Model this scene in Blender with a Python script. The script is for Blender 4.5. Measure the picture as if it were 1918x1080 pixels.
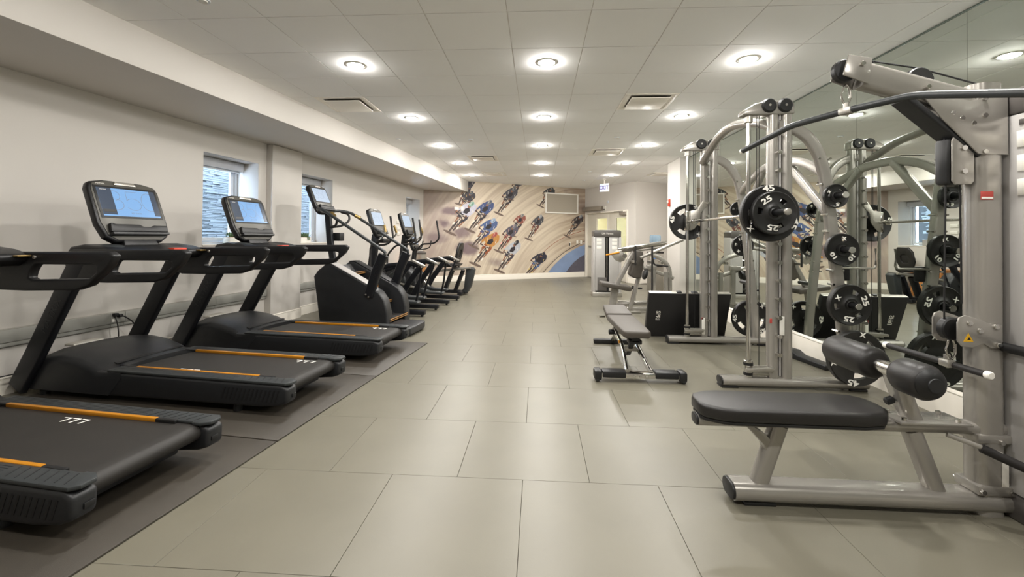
import bpy, bmesh, math, random
from mathutils import Vector, Matrix
for o in list(bpy.data.objects): bpy.data.objects.remove(o, do_unlink=True)
S = bpy.context.scene
COL = S.collection
PI = math.pi
rnd = random.Random(7)

# ------------------------------------------------------------------ camera
FPX = 806.0
cam = bpy.data.cameras.new('camera'); cam.sensor_fit = 'HORIZONTAL'; cam.sensor_width = 36.0
cam.lens = FPX/1918*36; cam.clip_start = 0.02; cam.clip_end = 200
cam.shift_y = (432.5-540)/1918
co = bpy.data.objects.new('camera', cam); COL.objects.link(co)
co.location = (0, 0, 1.28)
co.rotation_mode = 'XYZ'
co.matrix_world = Matrix.Translation((0, 0, 1.28)) @ Matrix.Rotation(math.radians(3.47), 4, 'Z') @ Matrix.Rotation(PI/2+math.radians(0.8), 4, 'X') @ Matrix.Rotation(math.radians(0.52), 4, 'Z')
S.camera = co

# ------------------------------------------------------------------ world, exposure
S.view_settings.view_transform = 'Standard'; S.view_settings.look = 'None'
S.view_settings.gamma = 1.0; S.view_settings.use_curve_mapping = False
S.view_settings.exposure = 1.13
W = bpy.data.worlds.new('sky'); S.world = W; W.use_nodes = True
W.node_tree.nodes['Background'].inputs[0].default_value = (0.60, 0.77, 1.0, 1)
W.node_tree.nodes['Background'].inputs[1].default_value = 16.0
LAMP_STRENGTH = 300.0
LAMP_DOWN = 0

# ------------------------------------------------------------------ materials
def lin(h):
    h = h.lstrip('#'); c = [int(h[i:i+2], 16)/255 for i in (0, 2, 4)]
    return tuple((x/12.92 if x <= .04045 else ((x+.055)/1.055)**2.4) for x in c)
def mat(name, col, rough=.5, metal=0, var=0.0, vscale=8, bump=0, bscale=200, emis=None, estr=0, coat=0, spec=.5, rnd_obj=0):
    m = bpy.data.materials.new(name); m.use_nodes = True
    nt = m.node_tree; N = nt.nodes; L_ = nt.links
    b = N['Principled BSDF']
    c = lin(col) if isinstance(col, str) else col
    b.inputs['Base Color'].default_value = (*c, 1)
    b.inputs['Roughness'].default_value = rough; b.inputs['Metallic'].default_value = metal
    b.inputs['Specular IOR Level'].default_value = spec
    b.inputs['Coat Weight'].default_value = coat
    if emis is not None:
        e = lin(emis) if isinstance(emis, str) else emis
        b.inputs['Emission Color'].default_value = (*e, 1); b.inputs['Emission Strength'].default_value = estr
    if var or bump:
        tc = N.new('ShaderNodeTexCoord')
    if var:
        n = N.new('ShaderNodeTexNoise'); n.inputs['Scale'].default_value = vscale; n.inputs['Detail'].default_value = 6
        L_.new(tc.outputs['Object'], n.inputs['Vector'])
        r = N.new('ShaderNodeMapRange'); r.inputs[1].default_value = .3; r.inputs[2].default_value = .7
        r.inputs[3].default_value = 1-var; r.inputs[4].default_value = 1+var
        L_.new(n.outputs['Fac'], r.inputs[0])
        mx = N.new('ShaderNodeVectorMath'); mx.operation = 'SCALE'; mx.inputs[0].default_value = c
        L_.new(r.outputs[0], mx.inputs['Scale'])
        last = mx.outputs[0]
        if rnd_obj:
            oi = N.new('ShaderNodeObjectInfo'); r2 = N.new('ShaderNodeMapRange')
            r2.inputs[3].default_value = 1-rnd_obj; r2.inputs[4].default_value = 1+rnd_obj
            L_.new(oi.outputs['Random'], r2.inputs[0])
            m2 = N.new('ShaderNodeVectorMath'); m2.operation = 'SCALE'; L_.new(last, m2.inputs[0]); L_.new(r2.outputs[0], m2.inputs['Scale']); last = m2.outputs[0]
        L_.new(last, b.inputs['Base Color'])
    if bump:
        n2 = N.new('ShaderNodeTexNoise'); n2.inputs['Scale'].default_value = bscale; n2.inputs['Detail'].default_value = 3
        L_.new(tc.outputs['Object'], n2.inputs['Vector'])
        bp = N.new('ShaderNodeBump'); bp.inputs['Strength'].default_value = bump; bp.inputs['Distance'].default_value = .002
        L_.new(n2.outputs['Fac'], bp.inputs['Height']); L_.new(bp.outputs[0], b.inputs['Normal'])
    return m
M = {}
M['wall'] = mat('wall_paint', '#d1ccc5', .6, var=.015, vscale=1.5, bump=.05, bscale=300)
M['trim'] = mat('trim_paint', '#ece6da', .4, var=.01)
M['tile'] = mat('ceiling_tile', '#faf9f7', .85, var=.012, vscale=3, bump=.15, bscale=400, rnd_obj=.012)
M['tbar'] = mat('ceiling_bar', '#e6e1dc', .6, var=.02)
M['rub'] = mat('floor_rubber', '#6c685b', .36, var=.05, vscale=3.0, bump=.10, bscale=260, rnd_obj=.025)
M['joint'] = mat('floor_joint', '#55514a', .7, var=.03)
M['mirror'] = mat('mirror_glass', (.66, .70, .655), 0.0, metal=1.0)
M['seam'] = mat('mirror_edge', '#5d665f', .2, metal=.3)
M['silver'] = mat('silver_paint', '#a39f98', .27, metal=.5, var=.03, vscale=5, coat=.35)
M['chrome'] = mat('chrome', '#d6d4d0', .12, metal=1.0, var=.02)
M['steel'] = mat('satin_steel', '#b4b0a8', .35, metal=.8, var=.04)
M['black'] = mat('black_plastic', '#151516', .45, var=.08, vscale=20)
M['dark'] = mat('dark_plastic', '#1e1f21', .42, var=.07, vscale=14, bump=.08, bscale=500)
M['graphite'] = mat('graphite_plastic', '#2e3132', .45, var=.05, vscale=12)
M['mast'] = mat('dark_mast_paint', '#1a1b1f', .38, metal=.3, var=.05)
M['belt'] = mat('belt_rubber', '#211e1b', .6, var=.10, vscale=9, bump=.2, bscale=700)
M['mat'] = mat('mat_rubber', '#3c3730', .45, var=.08, vscale=6, bump=.3, bscale=500)
M['orange'] = mat('orange_anodised', '#d08a22', .35, metal=.4, var=.05)
M['gold'] = mat('brushed_gold', '#9c8350', .3, metal=.7, var=.05)
M['steporange'] = mat('step_edge_orange', '#b07f45', .4, metal=.2)
M['white'] = mat('white_print', '#efece4', .5)
M['offwhite'] = mat('off_white', '#dcd8ce', .5, var=.02)
M['red'] = mat('red_plastic', '#c23a22', .4, var=.03)
M['vinyl'] = mat('black_vinyl', '#211f1e', .42, var=.06, vscale=10, bump=.12, bscale=350)
M['vinyl2'] = mat('charcoal_vinyl', '#47413a', .5, var=.05, vscale=10, bump=.12, bscale=350)
M['foam'] = mat('foam_grip', '#1c1918', .6, var=.08, bump=.2, bscale=500)
M['iron'] = mat('rubber_plate', '#151413', .42, var=.08, vscale=12, bump=.1, bscale=400)
M['shroud'] = mat('shroud_grey', '#b6b3b0', .4, metal=.2, var=.02)
M['capgrey'] = mat('cap_grey', '#55514e', .4, var=.03)
M['conface'] = mat('console_face', '#57554f', .4, metal=.2, var=.04)
M['condark'] = mat('console_dark', '#171719', .35, var=.05)
M['screen'] = mat('screen_blue', '#0a0a0c', .2, emis='#8fc0f5', estr=.42)
M['screen2'] = mat('screen_menu', '#0a0a0c', .2, emis='#5d6b80', estr=.25)
M['screen3'] = mat('screen_pale', '#0a0a0c', .2, emis='#cfe0f4', estr=.42)
M['digit'] = mat('screen_digit', '#0a0a0c', .3, emis='#8a9bb0', estr=.40)
M['lamp'] = mat('lamp_lens', '#ffffff', .4, emis=(1.0, .97, .925), estr=LAMP_STRENGTH)
M['glass'] = mat('window_glass', '#ffffff', .02, spec=.5)
M['glass'].node_tree.nodes['Principled BSDF'].inputs['Transmission Weight'].default_value = 1.0
M['glass'].node_tree.nodes['Principled BSDF'].inputs['IOR'].default_value = 1.02
M['frame'] = mat('window_frame', '#c9cdd2', .4, var=.02)
M['blind'] = mat('blind_fabric', '#b4b6bb', .7, var=.04)
M['brick'] = mat('pale_brick', '#5c6265', .8, var=.12, vscale=5, bump=.3, bscale=60)
M['mortar'] = mat('mortar', '#1e2123', .9, var=.1)
M['green'] = mat('succulent_green', '#5f7a50', .6, var=.25, vscale=30)
M['wood'] = mat('warm_wood', '#b9793d', .5, var=.15, vscale=6)
M['yellow'] = mat('corridor_paint', '#cfc8a2', .6, var=.02, emis='#d9cf95', estr=0.0)
M['water'] = mat('water_bottle', '#b5d3ea', .1, coat=.3, var=.08)
M['water'].node_tree.nodes['Principled BSDF'].inputs['Transmission Weight'].default_value = .7
M['blueclip'] = mat('blue_plastic', '#5b86c4', .4, var=.05)
M['exit'] = mat('exit_face', '#868da8', .5, emis='#cfdcff', estr=.40)
M['exitred'] = mat('exit_letters', '#4a1f66', .5, emis='#8a4f9c', estr=.03)
M['yellowtri'] = mat('warning_yellow', '#e2ad1c', .5)
M['redlabel'] = mat('red_label', '#b5453e', .5)

# ------------------------------------------------------------------ mesh builder
def circ(r, n=16, ry=None):
    ry = ry or r
    return [(r*math.cos(2*PI*i/n), ry*math.sin(2*PI*i/n)) for i in range(n)]
def rrect(w, h, r, n=3):
    out = []
    for cx, cy, a0 in ((w/2-r, h/2-r, 0), (-w/2+r, h/2-r, 90), (-w/2+r, -h/2+r, 180), (w/2-r, -h/2+r, 270)):
        for k in range(n+1):
            a = math.radians(a0+90*k/n); out.append((cx+r*math.cos(a), cy+r*math.sin(a)))
    return out
def fillet(pts, r=.08, n=6):
    pts = [Vector(p) for p in pts]; out = [pts[0]]
    for i in range(1, len(pts)-1):
        a, b, c = pts[i-1], pts[i], pts[i+1]
        d1 = (a-b); d2 = (c-b); k = min(r, d1.length*.48, d2.length*.48)
        p, q = b+d1.normalized()*k, b+d2.normalized()*k
        for j in range(n+1):
            t = j/n; out.append(p*(1-t)**2 + b*2*t*(1-t) + q*t*t)
    out.append(pts[-1]); return out
class MB:
    def __init__(s): s.bm = bmesh.new(); s.mi = 0
    def add(s, sub, mx=None):
        mx = mx or Matrix(); vm = {}
        for v in sub.verts: vm[v] = s.bm.verts.new(mx @ v.co)
        for f in sub.faces:
            try: nf = s.bm.faces.new([vm[v] for v in f.verts]); nf.material_index = s.mi
            except ValueError: pass
        sub.free(); return s
    def box(s, c, size, bev=0.004, rot=None, seg=2):
        sub = bmesh.new(); bmesh.ops.create_cube(sub, size=1)
        for v in sub.verts: v.co = Vector((v.co.x*size[0], v.co.y*size[1], v.co.z*size[2]))
        if bev: bmesh.ops.bevel(sub, geom=sub.edges[:], offset=min(bev, min(size)*.45), segments=seg, affect='EDGES', profile=.5)
        mx = Matrix.Translation(c)
        if rot: mx = mx @ Matrix.Rotation(rot[2], 4, 'Z') @ Matrix.Rotation(rot[1], 4, 'Y') @ Matrix.Rotation(rot[0], 4, 'X')
        return s.add(sub, mx)
    def b(s, x0, x1, y0, y1, z0, z1, bev=.004, seg=2):
        return s.box(((x0+x1)/2, (y0+y1)/2, (z0+z1)/2), (abs(x1-x0), abs(y1-y0), abs(z1-z0)), bev, seg=seg)
    def sweep(s, pts, sec, up=(0, 0, 1), fil=0, cap=True, scale=None):
        pts = fillet(pts, fil) if fil else [Vector(p) for p in pts]
        up = Vector(up).normalized(); bm = s.bm; rings = []
        for i, p in enumerate(pts):
            if i == 0: t = pts[1]-p
            elif i == len(pts)-1: t = p-pts[i-1]
            else: t = (pts[i+1]-p).normalized()+(p-pts[i-1]).normalized()
            t.normalize(); sd = t.cross(up)
            if sd.length < 1e-3: sd = t.cross(Vector((1, 0, 0)) if abs(t.x) < .9 else Vector((0, 1, 0)))
            sd.normalize(); u = sd.cross(t).normalized()
            k = scale[i] if scale else 1
            rings.append([bm.verts.new(p+sd*x*k+u*y*k) for x, y in sec])
        n = len(sec)
        for a, b_ in zip(rings, rings[1:]):
            for i in range(n):
                f = bm.faces.new((a[i], a[(i+1) % n], b_[(i+1) % n], b_[i])); f.material_index = s.mi
        if cap:
            for rg in (rings[0][::-1], rings[-1]):
                f = bm.faces.new(rg); f.material_index = s.mi
        return s
    def tube(s, pts, r, n=14, fil=0, up=(0, 0, 1)): return s.sweep(pts, circ(r, n), up, fil)
    def cyl(s, p0, p1, r, n=24, r2=None, bev=0):
        p0, p1 = Vector(p0), Vector(p1); d = p1-p0; L = d.length; r2 = r if r2 is None else r2
        if bev: prof = [(0, 0), (r-bev, 0), (r, bev), (r2, L-bev), (r2-bev, L), (0, L)]
        else: prof = [(0, 0), (r, 0), (r2, L), (0, L)]
        return s.lathe(prof, p0, d, n)
    def lathe(s, prof, p0=(0, 0, 0), axis=(0, 0, 1), n=24):
        q = Vector((0, 0, 1)).rotation_difference(Vector(axis).normalized()); p0 = Vector(p0); bm = s.bm; rings = []
        for r, h in prof:
            if r < 1e-6: rings.append([bm.verts.new(p0+q @ Vector((0, 0, h)))])
            else: rings.append([bm.verts.new(p0+q @ Vector((r*math.cos(2*PI*i/n), r*math.sin(2*PI*i/n), h))) for i in range(n)])
        for a, b_ in zip(rings, rings[1:]):
            for i in range(n):
                j = (i+1) % n
                try:
                    if len(a) == 1 and len(b_) == 1: continue
                    if len(a) == 1: f = bm.faces.new((a[0], b_[j], b_[i]))
                    elif len(b_) == 1: f = bm.faces.new((a[i], a[j], b_[0]))
                    else: f = bm.faces.new((a[i], a[j], b_[j], b_[i]))
                    f.material_index = s.mi
                except ValueError: pass
        return s
    def prism(s, poly, c0, c1, plane='xz', bev=.004, mx=None, holes=None, seg=2):
        """poly in the plane, extruded from c0 to c1 along the third axis; optional ring hole with as many points as poly"""
        def P(a, b_, c): return {'xz': (a, c, b_), 'xy': (a, b_, c), 'yz': (c, a, b_)}[plane]
        sub = bmesh.new()
        A = [sub.verts.new(P(x, y, c0)) for x, y in poly]; B = [sub.verts.new(P(x, y, c1)) for x, y in poly]; n = len(poly)
        for i in range(n): sub.faces.new((A[i], A[(i+1) % n], B[(i+1) % n], B[i]))
        if holes:
            C_ = [sub.verts.new(P(x, y, c0)) for x, y in holes]; D = [sub.verts.new(P(x, y, c1)) for x, y in holes]
            for i in range(n):
                j = (i+1) % n
                sub.faces.new((C_[j], C_[i], D[i], D[j])); sub.faces.new((A[j], A[i], C_[i], C_[j])); sub.faces.new((B[i], B[j], D[j], D[i]))
        else: sub.faces.new(A[::-1]); sub.faces.new(B)
        bmesh.ops.recalc_face_normals(sub, faces=sub.faces[:])
        if bev:
            es = [e for e in sub.edges if len(e.link_faces) == 2 and e.calc_face_angle(0) > math.radians(50)]
            bmesh.ops.bevel(sub, geom=es, offset=min(bev, abs(c1-c0)*.45), segments=seg, affect='EDGES', profile=.5)
        return s.add(sub, mx)
    def poly(s, pts):
        f = s.bm.faces.new([s.bm.verts.new(p) for p in pts]); f.material_index = s.mi; return s
    def loft(s, rings, cap=True, closed=True):
        R = [[s.bm.verts.new(p) for p in r] for r in rings]; n = len(R[0])
        for a, b_ in zip(R, R[1:]):
            for i in range(n if closed else n-1):
                f = s.bm.faces.new((a[i], a[(i+1) % n], b_[(i+1) % n], b_[i])); f.material_index = s.mi
        if cap and closed:
            s.bm.faces.new(R[0][::-1]); s.bm.faces.new(R[-1])
        return s
    def mesh(s, name, mats, ang=38, keep=False):
        me = bpy.data.meshes.new(name)
        if not keep: bmesh.ops.recalc_face_normals(s.bm, faces=s.bm.faces[:])
        s.bm.to_mesh(me); s.bm.free()
        for m in (mats if isinstance(mats, (list, tuple)) else [mats]): me.materials.append(m)
        for p in me.polygons: p.use_smooth = True
        try: me.set_sharp_from_angle(angle=math.radians(ang))
        except Exception: pass
        return me
def link(name, me, parent=None, loc=None, rot=None):
    o = bpy.data.objects.new(name, me); COL.objects.link(o)
    if parent: o.parent = parent
    if loc is not None: o.location = loc
    if rot is not None: o.rotation_euler = rot
    return o
SPLIT = {'foot', 'menu_strip', 'arm_head', 'gusset_plate', 'floating_pulley_plate', 'cable', 'levelling_foot', 'front_grip', 'pulse_grip', 'fixed_grip', 'seat_rail', 'handlebar', 'strip_end', 'sensor_plate', 'cup_rim', 'bolt', 'pedal', 'strap', 'guide_rod'}
def islands(bm):
    seen = set(); out = []
    for v in bm.verts:
        if v in seen: continue
        st = [v]; seen.add(v); g = set()
        while st:
            a = st.pop(); g.add(a)
            for e in a.link_edges:
                b_ = e.other_vert(a)
                if b_ not in seen: seen.add(b_); st.append(b_)
        out.append(g)
    return out
def part(name, mb, m, parent=None, label=None, kind=None, ang=38, loc=None, rot=None):
    if name in SPLIT:
        gs = islands(mb.bm)
        if len(gs) > 1:
            last = None
            for g in gs:
                nb_ = MB(); vm = {v: nb_.bm.verts.new(v.co) for v in g}
                for f in mb.bm.faces:
                    if f.verts[0] in vm: nb_.bm.faces.new([vm[v] for v in f.verts]).material_index = f.material_index
                last = link(name, nb_.mesh(name, m, ang), parent, loc, rot)
                if label: last['label'] = label
            mb.bm.free(); return last
    o = link(name, mb.mesh(name, m, ang), parent, loc, rot)
    if label: o['label'] = label
    if kind: o['kind'] = kind
    return o
def thing(name, label, cat, loc=(0, 0, 0), rz=0, group=None, rot=None):
    o = bpy.data.objects.new(name, None); COL.objects.link(o); o.empty_display_size = .1
    o.location = loc; o.rotation_euler = rot or (0, 0, rz)
    return tag(o, label, cat, group)
def tag(o, label, cat, group=None):
    o['label'] = label; o['category'] = cat
    if group: o['group'] = group
    return o
def struct(name, mb, m, parent=None, ang=38):
    o = part(name, mb, m, parent, ang=ang); o['kind'] = 'structure'; return o
def copy_tree(o, parent=None):
    c = o.copy(); COL.objects.link(c)
    if parent: c.parent = parent
    for ch in list(o.children): copy_tree(ch, c)
    return c
TXT = {}
def text_mesh(txt, size, ext=.001, bold=0):
    k = (txt, size, ext, bold)
    if k in TXT: return TXT[k]
    cu = bpy.data.curves.new('lettering', 'FONT'); cu.body = txt; cu.size = size; cu.extrude = ext; cu.offset = bold
    cu.align_x = 'CENTER'; cu.align_y = 'CENTER'; cu.resolution_u = 3
    o = bpy.data.objects.new('lettering', cu); me = bpy.data.meshes.new_from_object(o)
    bpy.data.objects.remove(o); bpy.data.curves.remove(cu); me.name = 'lettering'
    TXT[k] = me; return me
def text(txt, size, m, parent, mx, name='lettering', ext=.001, bold=0, label=None):
    me = text_mesh(txt, size, ext, bold)
    if not me.materials or me.materials[0] != m:
        if me.materials: me = me.copy(); me.materials.clear()
        me.materials.append(m)
    o = bpy.data.objects.new(name, me); COL.objects.link(o); o.parent = parent; o.matrix_local = mx
    if label: o['label'] = label
    return o
def basis(o, x, y):
    x = Vector(x).normalized(); y = Vector(y).normalized(); z = x.cross(y)
    m = Matrix((x, y, z)).transposed().to_4x4(); m.translation = Vector(o); return m
FACE_CAM = lambda o, roll=0: basis(o, (math.cos(roll), 0, math.sin(roll)), (-math.sin(roll), 0, math.cos(roll)))   # text facing -y
def ribbon(mb, pts, w, mx, h=0.0):
    pts = [Vector((*p, h)) for p in pts]; n = len(pts); prev = None
    for i, p in enumerate(pts):
        t = (pts[min(i+1, n-1)]-pts[max(i-1, 0)]).normalized(); s = Vector((-t.y, t.x, 0))*w/2
        a, b_ = mb.bm.verts.new(mx @ (p+s)), mb.bm.verts.new(mx @ (p-s))
        if prev: f = mb.bm.faces.new((prev[0], prev[1], b_, a)); f.material_index = mb.mi
        prev = (a, b_)

# frame of the left wall: u into the room, v along the wall
TH = math.atan(.117); U = Vector((math.cos(TH), -math.sin(TH), 0)); V = Vector((math.sin(TH), math.cos(TH), 0)); O = Vector((-4.57, 0, 0))
def Lw(u, v, z=0): return O+U*u+V*v+Vector((0, 0, z))
RZL = -TH
H = 2.89

# ------------------------------------------------------------------ room shell
A2 = Vector((1.54, 14.30)); B2 = Vector((2.743, 12.312)); C2 = Vector((4.25, 13.16)); M2 = Vector((-3.19, 11.79))
MX = 2.96; YB = -3.0
def hp(p, q):      # half plane to the right of p->q
    t = (q-p).normalized(); return (p, Vector((t.y, -t.x)))
HL = (Vector((O.x, O.y)), Vector((U.x, U.y))); HM = hp(M2, A2); HA = hp(A2, B2); HB = hp(B2, C2)
HR = (Vector((MX, 0)), Vector((-1, 0))); HR2 = (Vector((4.25, 0)), Vector((-1, 0)))
def clip(poly, halves):
    for p, n in halves:
        out = []
        for i in range(len(poly)):
            a, b = poly[i], poly[(i+1) % len(poly)]; da, db = (a-p).dot(n), (b-p).dot(n)
            if da >= 0: out.append(a)
            if da*db < 0: out.append(a+(b-a)*(da/(da-db)))
        poly = out
        if len(poly) < 3: return None
    return poly
def halves_for(cx, cy, soffit=False):
    h = [HM]
    h.append((HL[0]+HL[1]*1.075, HL[1]) if soffit else HL)
    h.append(HA if cx < 2.75 else HB)
    h.append(HR if cy < 9.4 else HR2)
    return h
def area(p): return abs(sum(p[i].x*p[(i+1) % len(p)].y-p[(i+1) % len(p)].x*p[i].y for i in range(len(p))))/2

floor = struct('floor', MB().b(-5.2, 4.6, YB-.3, 15.2, -.12, -.006, 0), M['joint'])
fb = MB(); full = {}
T = .70
ty = 2.29-4*T; r = 0
def tile_obj(parent, name, poly, z0, z1, m, key, cx, cy):
    if key:
        if key not in full:
            full[key] = MB().prism([(p.x-cx, p.y-cy) for p in poly], z0, z1, 'xy', .0012, seg=1).mesh(name, m)
        return link(name, full[key], parent, (cx, cy, 0))
    return link(name, MB().prism([(p.x-cx, p.y-cy) for p in poly], z0, z1, 'xy', .0012, seg=1).mesh(name, m), parent, (cx, cy, 0))
row = -3
y = 2.29-T*7
while y < 14.6:
    off = 0 if round((y-2.29)/T) % 2 else .35
    x = -.07+off-T*8
    while x < 4.3:
        g = .0008
        q = [Vector((x+g, y+g)), Vector((x+T-g, y+g)), Vector((x+T-g, y+T-g)), Vector((x+g, y+T-g))]
        cx, cy = x+T/2, y+T/2
        p = clip(q, halves_for(cx, cy))
        if p and area(p) > .01:
            if y > .8: tile_obj(floor, 'floor_tile', p, -.006, 0, M['rub'], 'ft' if abs(area(p)-area(q)) < 1e-4 else None, cx, cy)
            else: fb.prism([(v.x, v.y) for v in p], -.006, 0, 'xy', 0)
        x += T
    y += T
part('floor_tiling_behind', fb, M['rub'], floor, kind='stuff')

ceiling = struct('ceiling', MB().b(-5.2, 4.6, YB-.3, 15.2, H+.006, H+.15, 0), M['tbar'])
cb = MB(); CT = .60
VENTS = [(-2.335, 5.15), (1.265, 5.15), (-1.135, 8.75), (1.265, 8.15), (-1.135, 10.95), (3.065, 10.95)]
y = 3.65-CT*11
while y < 14.4:
    x = .365-CT*10
    while x < 4.3:
        g = .0032
        q = [Vector((x+g, y+g)), Vector((x+CT-g, y+g)), Vector((x+CT-g, y+CT-g)), Vector((x+g, y+CT-g))]
        cx, cy = x+CT/2, y+CT/2
        if not any(abs(cx-a)+abs(cy-b_) < .1 for a, b_ in VENTS):
            p = clip(q, halves_for(cx, cy, True))
            if p and area(p) > .005:
                if y > 2.3: tile_obj(ceiling, 'ceiling_tile', p, H, H+.006, M['tile'], 'ct' if abs(area(p)-area(q)) < 1e-4 else None, cx, cy)
                else: cb.prism([(v.x, v.y) for v in p], H, H+.006, 'xy', 0)
        x += CT
    y += CT
part('ceiling_tiling_behind', cb, M['tile'], ceiling, kind='stuff')

# left wall with its window openings, in (u, v) of that wall
WINS = [(4.93, 5.80), (6.66, 7.56), (10.72, 11.60)]; ZS, ZT = 1.14, 2.27
wl = MB(); vs = [-4.2]+[q for w in WINS for q in w]+[11.9]
for i in range(0, len(vs), 2): wl.b(-.42, 0, vs[i], vs[i+1], 0, H, 0)
for a, b_ in WINS: wl.b(-.42, 0, a, b_, 0, ZS, 0); wl.b(-.42, 0, a, b_, ZT, H, 0)
wall_left = struct('wall_left', wl, M['wall']); wall_left.location = O; wall_left.rotation_euler = (0, 0, RZL)
p = struct('pilaster', MB().b(-.02, .10, 5.95, 6.585, 0, 2.57, .003), M['wall'], wall_left)
# dropped soffit along the left wall
sp = clip([Vector((Lw(0, -3.4).x, Lw(0, -3.4).y)), Vector((Lw(1.075, -3.4).x, Lw(1.075, -3.4).y)), Vector((Lw(1.075, 13.5).x, Lw(1.075, 13.5).y)), Vector((Lw(0, 13.5).x, Lw(0, 13.5).y))], [HM])
struct('soffit_left', MB().prism([(v.x, v.y) for v in sp], 2.575, H+.005, 'xy', .003), M['wall'])
def wall_between(name, p, q, z0, z1, th=.15, m='wall', ext=(0, 0), boxes=None):
    t = (q-p); ln = t.length; mb = MB()
    for s0, s1, a, b_ in (boxes or [(-ext[0], ln+ext[1], z0, z1)]): mb.b(s0, s1, 0, th, a, b_, 0)
    o = struct(name, mb, M[m]); o.location = (p.x, p.y, 0); o.rotation_euler = (0, 0, math.atan2(t.y, t.x)); return o
wall_mural = wall_between('wall_back', M2, A2, 0, H, ext=(.5, .05))
LAB = (B2-A2).length
wall_door = wall_between('wall_exit', A2, B2, 0, H, boxes=[(-.03, .045, 0, H), (2.005, LAB, 0, H), (.045, 2.005, 2.085, H)])
wall_bc = wall_between('wall_alcove', B2, C2, 0, H, ext=(0, .1))
struct('wall_alcove_side', MB().b(4.25, 4.4, 9.3, 13.3, 0, H, 0), M['wall'])
struct('wall_alcove_front', MB().b(2.97, 4.4, 9.35, 9.5, 0, H, 0), M['wall'])
pil = struct('pillar', MB().b(2.80, 3.1, 8.70, 9.52, 0, H, .004), M['wall'])
wall_right = struct('wall_right', MB().b(MX+.008, MX+.15, YB, 8.70, 0, H, 0), M['wall'])
struct('wall_front', MB().b(-5.2, 3.1, YB-.15, YB, 0, H, 0), M['wall'])
# mirror panes on the right wall, each its own sheet
ys = [-3.0+.02, -2.0, -.97, .06, 1.09, 2.12, 3.15, 4.19, 5.21, 6.19, 7.2, 8.2, 8.695]
for a, b_ in zip(ys, ys[1:]):
    o = part('mirror_pane', MB().b(MX, MX+.006, a+.0012, b_-.0012, .228, H-.015, 0), M['mirror'], wall_right)
struct('trim_1', MB().b(MX-.004, MX+.007, YB, 8.695, H-.016, H-.001, .001), M['seam'])
def base(name, pts, h, th=.016, parent=None):
    """moulded skirting along local x from 0 to L, room side at -y"""
    L_ = pts; mb = MB()
    prof = [(0, 0), (-th, 0), (-th, h*.80), (-th*.75, h*.86), (-th*1.1, h*.90), (-th*.9, h*.96), (-th*.3, h), (0, h)]
    mb.prism(prof, 0, L_, 'yz', 0)
    return mb
def base_run(name, p, q, h):
    t = Vector(q)-Vector(p); o = struct(name, base(name, t.length, h), M['trim']); o.location = (p[0], p[1], 0)
    o.rotation_euler = (0, 0, math.atan2(t.y, t.x)); return o
def l2(u, v): w = Lw(u, v); return (w.x, w.y)
base_run('baseboard_left', l2(0, -3.5), l2(0, 5.95), .145)
base_run('baseboard_left_2', l2(0, 6.585), l2(0, 11.87), .145)
base_run('baseboard_pilaster', l2(.10, 5.935), l2(.10, 6.60), .145)
base_run('baseboard_pilaster_side', l2(0, 5.95), l2(.11, 5.95), .145)
base_run('baseboard_back', (M2.x, M2.y), (A2.x, A2.y), .165)
base_run('baseboard_exit', tuple(A2+(B2-A2)*(2.03/LAB)), tuple(B2), .15)
base_run('baseboard_alcove', tuple(B2), tuple(C2), .15)
base_run('baseboard_pillar', (2.80, 9.52), (2.80, 8.70), .16)
base_run('baseboard_pillar_side', (2.785, 8.70), (2.96, 8.70), .16)
base_run('baseboard_right', (MX+.004, 8.70), (MX+.004, YB), .226)
# windows
for i, (a, b_) in enumerate(WINS):
    w = .045
    outer = [(a, ZS), (b_, ZS), (b_, ZT), (a, ZT)]
    def ins(k): return [(a+k, ZS+k), (b_-k, ZS+k), (b_-k, ZT-k), (a+k, ZT-k)]
    fr = MB().prism(outer, -.40, -.33, 'yz', .004, holes=ins(w))
    f = struct('window_%d' % (i+1), fr, M['frame']); f.location = O; f.rotation_euler = (0, 0, RZL)
    part('sash', MB().prism(ins(w+.006), -.385, -.345, 'yz', .004, holes=ins(w+.055)), M['frame'], f)
    part('pane', MB().b(-.37, -.362, a+w+.05, b_-w-.05, ZS+w+.05, ZT-w-.05, 0), M['glass'], f)
    part('sill', MB().b(-.33, .012, a+.002, b_-.002, ZS, ZS+.018, .004), M['trim'], f)
    t = thing('roller_blind', ['grey roller blind cassette in the window left of the pilaster', 'grey roller blind cassette in the window just right of the pilaster', 'grey roller blind cassette in the farthest window by the mural'][i], 'blind', Lw(-.26, (a+b_)/2, 0), RZL)
    hw = (b_-a)/2-.03
    part('cassette', MB().b(-.05, .05, -hw, hw, 2.148, 2.262, .004), M['blind'], t)
    part('hem_bar', MB().b(-.01, .01, -hw+.02, hw-.02, 2.125, 2.150, .004), M['frame'], t)
# pale stone wall of the neighbouring building, thin courses
nb = MB(); nb.b(-3.2, -2.45, 2.0, 13.4, -3, 7, 0)
bw = struct('neighbour_wall', nb, M['mortar']); bw.location = O; bw.rotation_euler = (0, 0, RZL)
st = MB(); z = .6
while z < 3.7:
    h = rnd.choice([.022, .03, .038]); v = 5.0-rnd.random()*.4
    while v < 13:
        ln = rnd.uniform(.12, .4); d = rnd.uniform(.0, .022)
        st.b(-2.47, -2.43+d, v, v+ln-.005, z, z+h-.005, 0); v += ln
    z += h
part('stone', st, M['brick'], bw, kind='stuff')
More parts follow.
